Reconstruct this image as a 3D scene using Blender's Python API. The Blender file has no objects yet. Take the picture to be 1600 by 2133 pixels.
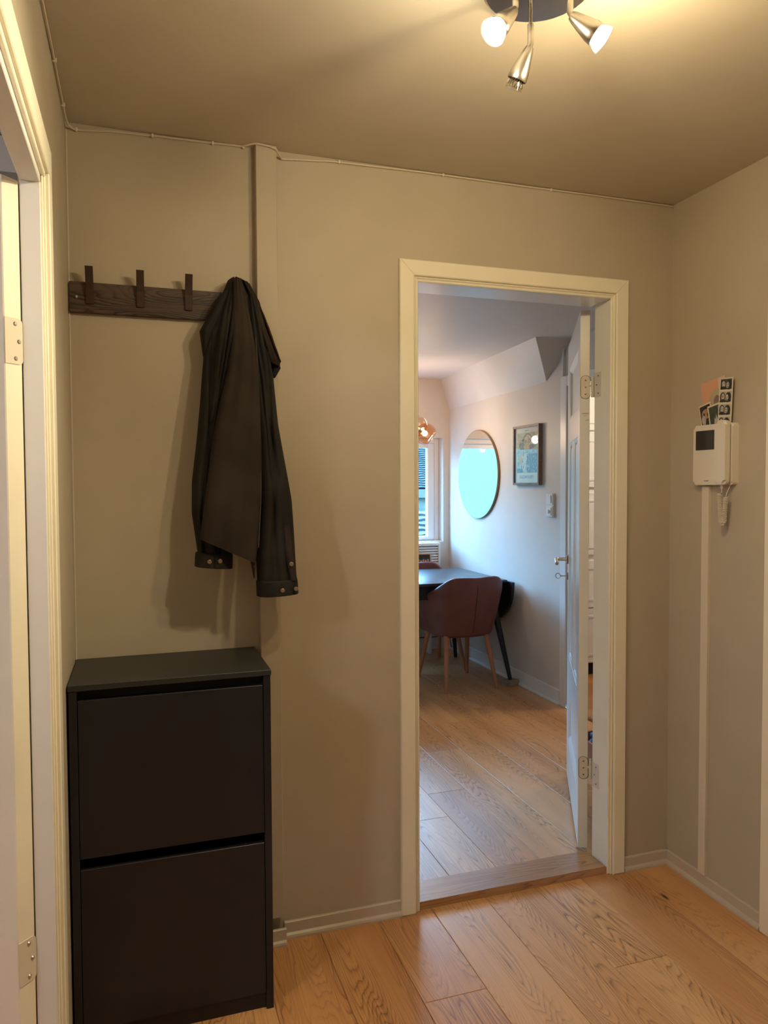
import bpy, bmesh, math, random
from mathutils import Vector, Matrix, Euler
random.seed(7)
PI = math.pi
sc = bpy.context.scene
COL = sc.collection

# ------------------------------------------------------------------ camera
cam_d = bpy.data.cameras.new('camera'); cam = bpy.data.objects.new('camera', cam_d); COL.objects.link(cam)
CX, CY, CZ, YAW, PIT, ROL, FPX = -0.4388, -2.2774, 1.4253, 0.3193, -0.0365, -0.0045, 1545.84
F = Vector((math.sin(YAW)*math.cos(PIT), math.cos(YAW)*math.cos(PIT), math.sin(PIT)))
R = Vector((math.cos(YAW), -math.sin(YAW), 0)); U = R.cross(F)
R2 = R*math.cos(ROL) + U*math.sin(ROL); U2 = -R*math.sin(ROL) + U*math.cos(ROL)
M = Matrix((( R2.x, U2.x, -F.x, CX), (R2.y, U2.y, -F.y, CY), (R2.z, U2.z, -F.z, CZ), (0,0,0,1)))
cam.matrix_world = M
cam_d.sensor_fit = 'VERTICAL'; cam_d.sensor_height = 36; cam_d.lens = 36*FPX/2133
cam_d.clip_start = 0.02; cam_d.clip_end = 300
sc.camera = cam

# ------------------------------------------------------------------ world, exposure
SKY = (0.25, 0.56, 1.0); SKY_STR = 30.0
w = bpy.data.worlds.new('sky'); sc.world = w; w.use_nodes = True
nt = w.node_tree; nt.nodes.clear()
wo = nt.nodes.new('ShaderNodeOutputWorld'); bg = nt.nodes.new('ShaderNodeBackground')
tc = nt.nodes.new('ShaderNodeTexCoord'); sx = nt.nodes.new('ShaderNodeSeparateXYZ'); rp = nt.nodes.new('ShaderNodeValToRGB')
nt.links.new(tc.outputs['Generated'], sx.inputs[0]); nt.links.new(sx.outputs['Z'], rp.inputs[0])
rp.color_ramp.elements[0].position = 0.0; rp.color_ramp.elements[0].color = (0.28, 0.60, 1.0, 1)
rp.color_ramp.elements[1].position = 0.7; rp.color_ramp.elements[1].color = (*SKY, 1)
nt.links.new(rp.outputs[0], bg.inputs[0]); bg.inputs[1].default_value = SKY_STR
nt.links.new(bg.outputs[0], wo.inputs[0])
sc.view_settings.view_transform = 'Standard'; sc.view_settings.look = 'None'
sc.view_settings.gamma = 1.0; sc.view_settings.use_curve_mapping = False
sc.view_settings.exposure = 0.0

# lamp powers (the lamps are built with their fixtures further down)
P_SPOT_L, P_SPOT_R, P_PEND = 6.3, 12.9, 6.2
COL_L, COL_R, COL_P = (1.0, 0.85, 0.56), (1.0, 0.77, 0.43), (1.0, 0.76, 0.52)

def portal(name, loc, rot, sx_, sy_):
    l = bpy.data.lights.new(name, 'AREA'); l.shape = 'RECTANGLE'; l.size = sx_; l.size_y = sy_
    l.cycles.is_portal = True
    o = bpy.data.objects.new(name, l); COL.objects.link(o); o.location = loc; o.rotation_euler = rot; return o
portal('window_daylight', (0.85, 3.90, 1.38), (-PI/2, 0, 0), 2.6, 1.0)

# ------------------------------------------------------------------ materials
MATS = {}
def newmat(name):
    m = bpy.data.materials.new(name); m.use_nodes = True
    n = m.node_tree; b = n.nodes['Principled BSDF']; MATS[name] = m
    return m, n, b
def N(n, t, **k):
    x = n.nodes.new(t)
    for a, v in k.items():
        if a in x.inputs.keys(): x.inputs[a].default_value = v
        else: setattr(x, a, v)
    return x
def coords(n, scale=(1,1,1), rnd=False):
    t = N(n, 'ShaderNodeTexCoord'); mp = N(n, 'ShaderNodeMapping'); mp.inputs['Scale'].default_value = scale
    n.links.new(t.outputs['Object'], mp.inputs[0])
    if rnd:
        oi = N(n, 'ShaderNodeObjectInfo'); m = N(n, 'ShaderNodeMath', operation='MULTIPLY'); m.inputs[1].default_value = 91.7
        n.links.new(oi.outputs['Random'], m.inputs[0]); cb = N(n, 'ShaderNodeCombineXYZ')
        for i in range(3): n.links.new(m.outputs[0], cb.inputs[i])
        n.links.new(cb.outputs[0], mp.inputs['Location'])
    return mp
def ramp(n, src, stops):
    r = N(n, 'ShaderNodeValToRGB'); el = r.color_ramp.elements
    while len(el) < len(stops): el.new(0.5)
    for e, (p, c) in zip(el, stops): e.position = p; e.color = (*c, 1)
    n.links.new(src, r.inputs[0]); return r
def bump(n, b, src, strength, dist=0.001):
    bp = N(n, 'ShaderNodeBump'); bp.inputs['Strength'].default_value = strength; bp.inputs['Distance'].default_value = dist
    n.links.new(src, bp.inputs['Height']); n.links.new(bp.outputs[0], b.inputs['Normal'])
def paint(name, col, rough=0.5, var=0.06, bmp=0.15, scale=60, spec=0.4, metal=0.0, bscale=None):
    m, n, b = newmat(name)
    mp = coords(n); nz = N(n, 'ShaderNodeTexNoise'); nz.inputs['Scale'].default_value = scale*0.08+1.5; nz.inputs['Detail'].default_value = 3
    n.links.new(mp.outputs[0], nz.inputs[0])
    lo = tuple(c*(1-var) for c in col); hi = tuple(min(1, c*(1+var)) for c in col)
    r = ramp(n, nz.outputs['Fac'], [(0.3, lo), (0.7, hi)]); n.links.new(r.outputs[0], b.inputs['Base Color'])
    b.inputs['Roughness'].default_value = rough; b.inputs['Specular IOR Level'].default_value = spec
    b.inputs['Metallic'].default_value = metal
    if bmp > 0:
        n2 = N(n, 'ShaderNodeTexNoise'); n2.inputs['Scale'].default_value = bscale or scale*4; n2.inputs['Detail'].default_value = 2
        n.links.new(mp.outputs[0], n2.inputs[0]); bump(n, b, n2.outputs['Fac'], bmp)
    return m
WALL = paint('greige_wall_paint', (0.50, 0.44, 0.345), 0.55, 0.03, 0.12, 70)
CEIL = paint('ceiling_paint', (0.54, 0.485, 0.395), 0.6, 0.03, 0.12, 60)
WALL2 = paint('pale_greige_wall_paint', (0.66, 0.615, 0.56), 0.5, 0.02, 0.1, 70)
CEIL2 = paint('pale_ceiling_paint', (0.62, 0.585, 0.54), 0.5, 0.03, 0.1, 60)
BASEP = paint('greige_trim_paint', (0.56, 0.49, 0.40), 0.35, 0.03, 0.05, 60)
WHITE = paint('cream_gloss_paint', (0.88, 0.83, 0.68), 0.32, 0.03, 0.06, 40)
WHITE2 = paint('white_paint', (0.80, 0.79, 0.77), 0.3, 0.02, 0.04, 40)
LEAFP = paint('white_door_paint', (0.80, 0.78, 0.74), 0.28, 0.02, 0.04, 40)
PLAST = paint('ivory_plastic', (0.80, 0.74, 0.64), 0.14, 0.02, 0.0, 40, spec=0.6)
PLASTC = paint('white_plastic', (0.82, 0.82, 0.80), 0.25, 0.02, 0.0, 40)
TRUNK = paint('ivory_trunking_plastic', (0.74, 0.67, 0.56), 0.4, 0.02, 0.0, 40)
CABLE = paint('white_cable_sheath', (0.62, 0.54, 0.43), 0.5, 0.03, 0.0, 40)
SCREEN = paint('dark_screen_glass', (0.035, 0.033, 0.035), 0.12, 0.1, 0.0, 40, spec=0.6)
INK = paint('black_ink', (0.03, 0.03, 0.03), 0.6, 0.1, 0.0)
INKG = paint('slate_ink', (0.22, 0.30, 0.38), 0.6, 0.1, 0.0)
DARKGAP = paint('dark_gap_filler', (0.06, 0.045, 0.03), 0.8, 0.1, 0.0)  # dark brown for the sub-floor and the hinge plate outlines
STEEL = paint('brushed_steel', (0.55, 0.52, 0.48), 0.28, 0.04, 0.05, 60, metal=1.0)
CHROME = paint('polished_chrome', (0.72, 0.71, 0.69), 0.12, 0.02, 0.0, metal=1.0)
DKSTEEL = paint('dark_nickel', (0.22, 0.20, 0.18), 0.3, 0.04, 0.0, metal=1.0)
HINGE = paint('cream_painted_steel', (0.70, 0.64, 0.53), 0.35, 0.02, 0.0)
BLACKT = paint('black_stained_tabletop', (0.018, 0.022, 0.03), 0.36, 0.3, 0.1, 40, spec=0.8)
BLACKW = paint('black_stained_wood', (0.012, 0.014, 0.02), 0.45, 0.3, 0.05, 40)
STONE = paint('grey_brown_stone', (0.32, 0.26, 0.21), 0.8, 0.25, 0.6, 120)
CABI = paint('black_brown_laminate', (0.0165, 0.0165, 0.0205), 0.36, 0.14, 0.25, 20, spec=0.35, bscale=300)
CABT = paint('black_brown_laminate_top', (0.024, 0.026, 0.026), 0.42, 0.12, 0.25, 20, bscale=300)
CABIN = paint('dark_cabinet_interior', (0.006, 0.005, 0.005), 0.7, 0.2, 0.0)
CLOTH = paint('brown_waxed_cotton', (0.034, 0.025, 0.022), 0.85, 0.30, 0.5, 60, spec=0.2, bscale=900)
CLOTHD = paint('dark_corduroy', (0.022, 0.020, 0.018), 0.85, 0.35, 0.5, 60, spec=0.2, bscale=900)
CLOTHR = paint('reddish_lining', (0.075, 0.038, 0.024), 0.85, 0.2, 0.3, 60, spec=0.2)
SEAMM = paint('pale_seam_thread', (0.10, 0.078, 0.055), 0.9, 0.2, 0.0)
BUTTON = paint('horn_button', (0.22, 0.15, 0.09), 0.3, 0.3, 0.0, 400)
LEATHER = paint('maroon_leather', (0.165, 0.058, 0.050), 0.42, 0.16, 0.25, 60, bscale=500)
LEATHERD = paint('dark_seam_leather', (0.03, 0.012, 0.012), 0.7, 0.1, 0.0)
BEECH = paint('beech_leg_wood', (0.40, 0.17, 0.085), 0.4, 0.14, 0.0, 90)
PINK = paint('salmon_card', (0.72, 0.40, 0.27), 0.7, 0.03, 0.0)
PINKL = paint('pale_pink_card', (0.72, 0.56, 0.48), 0.7, 0.03, 0.0)
OVALM = paint('beige_print', (0.50, 0.42, 0.30), 0.6, 0.05, 0.0)
MAUVE = paint('mauve_print', (0.30, 0.17, 0.18), 0.6, 0.3, 0.0, 500)
PAPER = paint('photo_paper', (0.76, 0.68, 0.55), 0.35, 0.03, 0.0)
PHD = paint('dark_photo_print', (0.035, 0.035, 0.028), 0.3, 0.5, 0.0, 900)
PHG = paint('green_photo_print', (0.065, 0.075, 0.06), 0.3, 0.3, 0.0, 600)
SKIN = paint('flesh_photo_print', (0.42, 0.26, 0.19), 0.4, 0.3, 0.0, 900)
GREY = paint('grey_photo_print', (0.50, 0.46, 0.40), 0.4, 0.3, 0.0, 900)
TILE = paint('slate_blue_roof_tile', (0.012, 0.018, 0.022), 0.6, 0.3, 0.1, 30)
FACADE = paint('pale_render_facade', (0.085, 0.10, 0.075), 0.8, 0.05, 0.0, 10)
FASC = paint('grey_fascia', (0.06, 0.07, 0.075), 0.7, 0.1, 0.0, 10)
HILLM = paint('wooded_hillside', (0.010, 0.022, 0.020), 0.9, 0.5, 0.0, 30)
GROUND = paint('grey_paving', (0.22, 0.22, 0.22), 0.9, 0.1, 0.0, 10)
ORANGE = paint('oak_veneer', (0.45, 0.20, 0.075), 0.4, 0.2, 0.0, 40)
BLUEF = paint('blue_bag_fabric', (0.10, 0.20, 0.36), 0.6, 0.35, 0.4, 120)
OVALFRM = paint('bronze_mirror_edge', (0.30, 0.20, 0.12), 0.3, 0.1, 0.0, metal=0.8)

def mirror_mat():
    m, n, b = newmat('mirror_glass')
    b.inputs['Base Color'].default_value = (0.9, 0.93, 0.93, 1); b.inputs['Metallic'].default_value = 1; b.inputs['Roughness'].default_value = 0.01
    return m
MIRR = mirror_mat()
def glass_mat(name, col, rough=0.0, thin=False):
    m, n, b = newmat(name)
    if thin:
        n.nodes.remove(b); out = n.nodes['Material Output']
        tr = N(n, 'ShaderNodeBsdfTransparent'); tr.inputs[0].default_value = (*col, 1)
        gl = N(n, 'ShaderNodeBsdfGlossy'); gl.inputs['Roughness'].default_value = 0.02
        fr = N(n, 'ShaderNodeFresnel'); ge = N(n, 'ShaderNodeNewGeometry'); ma = N(n, 'ShaderNodeMath', operation='MULTIPLY_ADD'); ma.inputs[1].default_value = 1/1.45-1.45; ma.inputs[2].default_value = 1.45
        n.links.new(ge.outputs['Backfacing'], ma.inputs[0]); n.links.new(ma.outputs[0], fr.inputs[0]); mx = N(n, 'ShaderNodeMixShader')
        n.links.new(fr.outputs[0], mx.inputs[0]); n.links.new(tr.outputs[0], mx.inputs[1]); n.links.new(gl.outputs[0], mx.inputs[2])
        n.links.new(mx.outputs[0], out.inputs[0])
    else:
        b.inputs['Base Color'].default_value = (*col, 1); b.inputs['Transmission Weight'].default_value = 1; b.inputs['Roughness'].default_value = rough
    return m
PANE = glass_mat('window_pane_glass', (0.93, 0.97, 0.97), thin=True)
AMBER = glass_mat('smoked_amber_glass', (0.93, 0.68, 0.50), thin=True)
BULBG = glass_mat('faceted_bulb_glass', (0.95, 0.93, 0.88), thin=True)
def emis(name, col, s):
    m, n, b = newmat(name); b.inputs['Base Color'].default_value = (0.8, 0.8, 0.8, 1)
    b.inputs['Emission Color'].default_value = (*col, 1); b.inputs['Emission Strength'].default_value = s; return m
LIT_L = emis('lit_cool_bulb', (1.0, 0.93, 0.82), 22); LIT_R = emis('lit_warm_bulb', (1.0, 0.80, 0.50), 14); LIT_P = emis('lit_pendant_bulb', (1.0, 0.78, 0.50), 10)

def oak(name, a, b_, c, sc_=(7.5, 0.75), rings=34, rough=0.3, axis='y', fine=0.5, con=0.66):
    """cathedral grain: contour lines of a stretched noise field, plus fine pores; a per-object random offset and tint"""
    m, n, b = newmat(name)
    s1 = {'y': (sc_[0], sc_[1], sc_[0]), 'x': (sc_[1], sc_[0], sc_[0]), 'z': (sc_[0], sc_[0], sc_[1])}[axis]
    s2 = {'y': (260, 5, 260), 'x': (5, 260, 260), 'z': (260, 260, 5)}[axis]
    mp = coords(n, s1, True); nz = N(n, 'ShaderNodeTexNoise'); nz.inputs['Scale'].default_value = 1; nz.inputs['Detail'].default_value = 1.6
    nz.inputs['Roughness'].default_value = 0.35; n.links.new(mp.outputs[0], nz.inputs[0])
    mu = N(n, 'ShaderNodeMath', operation='MULTIPLY'); mu.inputs[1].default_value = rings*2.2; n.links.new(nz.outputs['Fac'], mu.inputs[0])
    w_ = coords(n, tuple(4*q for q in s1), True); wz = N(n, 'ShaderNodeTexNoise'); wz.inputs['Scale'].default_value = 1.3; wz.inputs['Detail'].default_value = 3
    n.links.new(w_.outputs[0], wz.inputs[0]); ad = N(n, 'ShaderNodeMath', operation='MULTIPLY_ADD'); ad.inputs[1].default_value = 2.0
    n.links.new(wz.outputs['Fac'], ad.inputs[0]); n.links.new(mu.outputs[0], ad.inputs[2])
    si = N(n, 'ShaderNodeMath', operation='FRACT'); n.links.new(ad.outputs[0], si.inputs[0])
    rg = ramp(n, si.outputs[0], [(0.0, (0.22,)*3), (0.28, (0.0,)*3), (0.72, (0.30,)*3), (0.93, (1,)*3), (1.0, (0.22,)*3)])
    fp = coords(n, s2, True); fz = N(n, 'ShaderNodeTexNoise'); fz.inputs['Scale'].default_value = 1; fz.inputs['Detail'].default_value = 2
    n.links.new(fp.outputs[0], fz.inputs[0])
    ff = ramp(n, fz.outputs['Fac'], [(0.42, (0,)*3), (0.66, (1,)*3)])
    gm = N(n, 'ShaderNodeMath', operation='MULTIPLY_ADD'); gm.inputs[1].default_value = fine
    n.links.new(ff.outputs[0], gm.inputs[0]); n.links.new(rg.outputs[0], gm.inputs[2])
    oi = N(n, 'ShaderNodeObjectInfo')
    base = N(n, 'ShaderNodeMix', data_type='RGBA'); base.inputs['A'].default_value = (*a, 1); base.inputs['B'].default_value = (*b_, 1)
    bands = coords(n, tuple(q*0.8 for q in s1), True); bz = N(n, 'ShaderNodeTexNoise'); bz.inputs['Scale'].default_value = 1.0; n.links.new(bands.outputs[0], bz.inputs[0])
    av = N(n, 'ShaderNodeMath', operation='MULTIPLY_ADD'); av.inputs[1].default_value = 0.75
    n.links.new(oi.outputs['Random'], av.inputs[0])
    sb = N(n, 'ShaderNodeMath', operation='MULTIPLY_ADD'); sb.inputs[1].default_value = 1.3; sb.inputs[2].default_value = -0.5
    n.links.new(bz.outputs['Fac'], sb.inputs[0]); n.links.new(sb.outputs[0], av.inputs[2])
    av.use_clamp = True
    n.links.new(av.outputs[0], base.inputs['Factor'])
    mk = coords(n, tuple(q*0.55 for q in s1), True); mz = N(n, 'ShaderNodeTexNoise'); mz.inputs['Scale'].default_value = 2.2; mz.inputs['Detail'].default_value = 2
    n.links.new(mk.outputs[0], mz.inputs[0]); mr_ = ramp(n, mz.outputs['Fac'], [(0.36, (0.25,)*3), (0.60, (1.25,)*3)])
    mx = N(n, 'ShaderNodeMix', data_type='RGBA'); mx.inputs['B'].default_value = (*c, 1)
    n.links.new(base.outputs['Result'], mx.inputs['A'])
    g1 = N(n, 'ShaderNodeMath', operation='MULTIPLY'); n.links.new(gm.outputs[0], g1.inputs[0]); n.links.new(mr_.outputs[0], g1.inputs[1])
    g2 = N(n, 'ShaderNodeMath', operation='MULTIPLY'); g2.inputs[1].default_value = con; g2.use_clamp = True
    n.links.new(g1.outputs[0], g2.inputs[0]); n.links.new(g2.outputs[0], mx.inputs['Factor'])
    # knots
    kp = coords(n, {'y': (5.2, 1.6, 5.2), 'x': (1.6, 5.2, 5.2), 'z': (5.2, 5.2, 1.6)}[axis], True)
    vo = N(n, 'ShaderNodeTexVoronoi'); vo.inputs['Scale'].default_value = 1.0; n.links.new(kp.outputs[0], vo.inputs[0])
    kr = ramp(n, vo.outputs['Distance'], [(0.018, (1,)*3), (0.045, (0,)*3)])
    k2 = N(n, 'ShaderNodeMix', data_type='RGBA'); k2.inputs['B'].default_value = (0.06, 0.03, 0.012, 1)
    n.links.new(kr.outputs[0], k2.inputs['Factor']); n.links.new(mx.outputs['Result'], k2.inputs['A'])
    n.links.new(k2.outputs['Result'], b.inputs['Base Color'])
    b.inputs['Roughness'].default_value = rough; b.inputs['Specular IOR Level'].default_value = 0.5
    bump(n, b, gm.outputs[0], 0.10, 0.0006)
    return m
OAKF = oak('oiled_oak_floor', (0.60, 0.285, 0.098), (0.85, 0.485, 0.205), (0.24, 0.090, 0.024), rough=0.38, rings=27)
OAKF.node_tree.nodes['Principled BSDF'].inputs['Coat Weight'].default_value = 0.5
OAKF.node_tree.nodes['Principled BSDF'].inputs['Coat Roughness'].default_value = 0.34
OAKT = oak('oak_threshold', (0.42, 0.20, 0.07), (0.50, 0.27, 0.11), (0.22, 0.10, 0.035), axis='x', rings=14)
OAKD = oak('dark_stained_oak', (0.085, 0.052, 0.038), (0.105, 0.066, 0.050), (0.006, 0.003, 0.002), sc_=(10, 1.8), rings=18, rough=0.5, axis='x', fine=0.35, con=1.1)
OAKH = oak('dark_stained_oak_hook', (0.045, 0.022, 0.015), (0.055, 0.027, 0.018), (0.022, 0.011, 0.007), sc_=(60, 8), rings=6, rough=0.5, axis='z', fine=0.35)
FRAMEW = oak('grey_brown_frame_wood', (0.20, 0.15, 0.13), (0.26, 0.20, 0.17), (0.08, 0.055, 0.045), sc_=(60, 8), rings=6, rough=0.5, axis='x', fine=0.4)

# ------------------------------------------------------------------ helpers
def new_bm(): return bmesh.new()
def link(o, parent=None):
    COL.objects.link(o)
    if parent is not None: o.parent = parent
    return o
def obj(name, bm, mat, parent=None, loc=(0,0,0), rot=(0,0,0), smooth=False, auto=None):
    me = bpy.data.meshes.new(name)
    bmesh.ops.recalc_face_normals(bm, faces=bm.faces[:])
    bm.to_mesh(me); bm.free()
    for m in (mat if isinstance(mat, (list, tuple)) else [mat]): me.materials.append(m)
    if smooth:
        for p in me.polygons: p.use_smooth = True
    if auto is not None:
        for p in me.polygons: p.use_smooth = True
        me.set_sharp_from_angle(angle=math.radians(auto))
    o = bpy.data.objects.new(name, me); link(o, parent); o.location = loc; o.rotation_euler = rot
    return o
def tag(o, label=None, cat=None, group=None, kind=None):
    if label: o['label'] = label
    if cat: o['category'] = cat
    if group: o['group'] = group
    if kind: o['kind'] = kind
    return o
def thing(name, label, cat, loc=(0,0,0), rot=(0,0,0), group=None, kind=None):
    o = bpy.data.objects.new(name, None); COL.objects.link(o); o.empty_display_size = 0.05
    o.location = loc; o.rotation_euler = rot
    return tag(o, label, cat, group, kind)
def add_box(bm, x0, x1, y0, y1, z0, z1, bev=0.0, seg=1, mi=0):
    r = bmesh.ops.create_cube(bm, size=1); vs = r['verts']
    for v in vs:
        v.co = Vector(((x0+x1)/2 + v.co.x*(x1-x0), (y0+y1)/2 + v.co.y*(y1-y0), (z0+z1)/2 + v.co.z*(z1-z0)))
    fs = list({f for v in vs for f in v.link_faces})
    for f in fs: f.material_index = mi
    if bev > 0:
        es = list({e for v in vs for e in v.link_edges})
        bmesh.ops.bevel(bm, geom=es, offset=bev, segments=seg, affect='EDGES', profile=0.5)
def box(name, x0, x1, y0, y1, z0, z1, mat, parent=None, bev=0.0, seg=1):
    """box given in the parent's coordinates; its own origin sits at its centre"""
    cx, cy, cz = (x0+x1)/2, (y0+y1)/2, (z0+z1)/2
    bm = new_bm(); add_box(bm, x0-cx, x1-cx, y0-cy, y1-cy, z0-cz, z1-cz, bev, seg)
    return obj(name, bm, mat, parent, (cx, cy, cz), auto=(35 if seg > 1 else None))
def struct(name, x0, x1, y0, y1, z0, z1, mat, label, cat, bev=0.0):
    return tag(box(name, x0, x1, y0, y1, z0, z1, mat, None, bev), label, cat, None, 'structure')
def add_tube(bm, pts, rad, seg=8, cap=True, mi=0):
    pts = [Vector(p) for p in pts]; n = len(pts); rs = rad if isinstance(rad, (list, tuple)) else [rad]*n
    rings = []; up = Vector((0.13, 0.27, 0.95)).normalized()
    prev = None
    for i, p in enumerate(pts):
        t = (pts[min(i+1, n-1)] - pts[max(i-1, 0)]).normalized()
        if prev is None:
            a = t.cross(up)
            if a.length < 0.05: a = t.cross(Vector((1, 0, 0)))
            a.normalize()
        else:
            a = (prev - t*prev.dot(t)).normalized()
        prev = a; b = t.cross(a)
        rings.append([bm.verts.new(p + (a*math.cos(2*PI*k/seg) + b*math.sin(2*PI*k/seg))*rs[i]) for k in range(seg)])
    for i in range(n-1):
        for k in range(seg):
            f = bm.faces.new((rings[i][k], rings[i][(k+1) % seg], rings[i+1][(k+1) % seg], rings[i+1][k])); f.material_index = mi
    if cap:
        for r_ in (rings[0], rings[-1]):
            try: bm.faces.new(r_).material_index = mi
            except ValueError: pass
def tube(name, pts, rad, mat, parent=None, seg=8, loc=(0,0,0)):
    bm = new_bm(); add_tube(bm, pts, rad, seg); return obj(name, bm, mat, parent, loc, auto=40)
def add_lathe(bm, prof, seg=24, mtx=None, mi=0):
    """prof: (radius, z) pairs, spun round z"""
    rings = []
    for r_, z in prof:
        if r_ < 1e-6: rings.append([bm.verts.new((0, 0, z))])
        else: rings.append([bm.verts.new((r_*math.cos(2*PI*k/seg), r_*math.sin(2*PI*k/seg), z)) for k in range(seg)])
    fs = []
    for a, b in zip(rings, rings[1:]):
        for k in range(seg):
            va = [a[0]] if len(a) == 1 else [a[k], a[(k+1) % seg]]
            vb = [b[0]] if len(b) == 1 else [b[(k+1) % seg], b[k]]
            if len(va)+len(vb) >= 3: f = bm.faces.new(va+vb); f.material_index = mi
    if mtx is not None: bmesh.ops.transform(bm, matrix=mtx, verts=[v for r_ in rings for v in r_])
def lathe(name, prof, mat, parent=None, seg=24, loc=(0,0,0), rot=(0,0,0), auto=35):
    bm = new_bm(); add_lathe(bm, prof, seg); return obj(name, bm, mat, parent, loc, rot, auto=auto)
def add_prism(bm, poly, y0, y1, mi=0):
    """polygon in x,z extruded along y from y0 to y1"""
    a = [bm.verts.new((x, y0, z)) for x, z in poly]; b = [bm.verts.new((x, y1, z)) for x, z in poly]
    n = len(poly)
    bm.faces.new(a).material_index = mi; bm.faces.new(b[::-1]).material_index = mi
    for i in range(n): bm.faces.new((a[i], b[i], b[(i+1) % n], a[(i+1) % n])).material_index = mi
def disc_poly(cx, cz, rx, rz, n=18, a0=0, a1=2*PI):
    return [(cx+rx*math.cos(a0+(a1-a0)*k/n), cz+rz*math.sin(a0+(a1-a0)*k/n)) for k in range(n)]
def text(name, s, size, mat, parent, loc, rot=(PI/2, 0, 0), extrude=0.0002, align='CENTER', xs=1.0):
    c = bpy.data.curves.new(name, 'FONT'); c.body = s; c.size = size; c.extrude = extrude; c.align_x = align; c.resolution_u = 2
    t = bpy.data.objects.new(name, c); COL.objects.link(t)
    dg = bpy.context.evaluated_depsgraph_get(); me = bpy.data.meshes.new_from_object(t.evaluated_get(dg))
    bpy.data.objects.remove(t); bpy.data.curves.remove(c)
    for v in me.vertices: v.co.x *= xs
    me.materials.clear(); me.materials.append(mat); me.name = name
    o = bpy.data.objects.new(name, me); link(o, parent); o.location = loc; o.rotation_euler = rot; return o

XL, XR, H = -0.6176, 1.4314, 2.4396
TH = 0.12                      # thickness of the wall between the rooms
DX0, DX1, DZ = 0.40, 1.20, 2.085   # rough opening in that wall
X2, Y2, H2 = 2.13, 3.68, 2.33      # dining room: right wall, window wall, ceiling

# ------------------------------------------------------------------ room shell (hall)
def multi(name, boxes, mat, label, cat, parent=None):
    bm = new_bm()
    for b in boxes: add_box(bm, *b)
    o = obj(name, bm, mat, parent)
    return tag(o, label, cat, None, 'structure')
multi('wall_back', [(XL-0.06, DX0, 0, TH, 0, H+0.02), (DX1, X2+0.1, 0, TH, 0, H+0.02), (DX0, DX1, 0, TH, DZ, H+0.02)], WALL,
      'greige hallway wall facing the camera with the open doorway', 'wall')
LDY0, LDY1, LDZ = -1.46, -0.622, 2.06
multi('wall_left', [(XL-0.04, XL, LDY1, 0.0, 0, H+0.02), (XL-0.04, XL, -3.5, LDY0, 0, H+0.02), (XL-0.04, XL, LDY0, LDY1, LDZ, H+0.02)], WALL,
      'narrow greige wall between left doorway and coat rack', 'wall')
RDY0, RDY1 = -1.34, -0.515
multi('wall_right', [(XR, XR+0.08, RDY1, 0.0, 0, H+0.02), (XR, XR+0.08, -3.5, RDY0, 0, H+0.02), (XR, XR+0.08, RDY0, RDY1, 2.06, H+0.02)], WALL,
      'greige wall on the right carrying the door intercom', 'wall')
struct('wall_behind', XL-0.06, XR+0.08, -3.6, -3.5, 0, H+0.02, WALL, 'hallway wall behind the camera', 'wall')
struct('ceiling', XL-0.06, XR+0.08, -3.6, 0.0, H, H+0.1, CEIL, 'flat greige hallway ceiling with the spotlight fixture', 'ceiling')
# boxed pipe casing on the back wall, left panel slightly set back behind it
trim_1 = tag(box('trim_1', -0.093, -0.031, -0.034, 0.0, 0.085, H, WALL, None, 0.0015), 'vertical boxed casing strip running from floor to ceiling beside the coat rack', 'wall casing', None, 'structure')
# baseboards
def skirting(name, p0, p1, nrm, h, t, mat, label):
    """board with a bullnose foot strip, from p0 to p1 (floor points on the wall), nrm points into the room"""
    p0 = Vector((*p0, 0)); p1 = Vector((*p1, 0)); d = (p1-p0); L = d.length; d.normalize(); n = Vector((*nrm, 0))
    bm = new_bm()
    prof = [(0, 0), (t*2.0, 0), (t*2.0, 0.006), (t*1.7, 0.012), (t*1.05, 0.017), (t, 0.019), (t, h-0.003), (t-0.003, h), (0, h)]
    a = [bm.verts.new(n*u+Vector((0, 0, z))) for u, z in prof]; b = [bm.verts.new(d*L+n*u+Vector((0, 0, z))) for u, z in prof]
    k = len(prof); bm.faces.new(a); bm.faces.new(b[::-1])
    for i in range(k): bm.faces.new((a[i], b[i], b[(i+1) % k], a[(i+1) % k]))
    o = obj(name, bm, mat, None, p0)
    return tag(o, label, 'baseboard', None, 'structure')
skirting('baseboard_back', (-0.024, 0), (0.366, 0), (0, -1), 0.052, 0.009, BASEP, 'low greige baseboard between casing strip and doorway')
skirting('baseboard_casing', (-0.108, -0.034), (-0.024, -0.034), (0, -1), 0.052, 0.008, BASEP, 'short baseboard piece at foot of the casing strip')
skirting('baseboard_corner', (1.2345, 0), (XR, 0), (0, -1), 0.052, 0.009, BASEP, 'short greige baseboard between doorway and right corner')
skirting('baseboard_right', (XR, 0), (XR, -0.452), (-1, 0), 0.052, 0.009, BASEP, 'greige baseboard along the right wall under the intercom')
# caulk line in the left corner
tag(tube('trim_2', [(XL+0.002, -0.002, 0.93), (XL+0.002, -0.002, H)], 0.0035, BASEP, None, 6), 'thin pale caulk line in the left corner', 'corner trim', None, 'structure')

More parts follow.
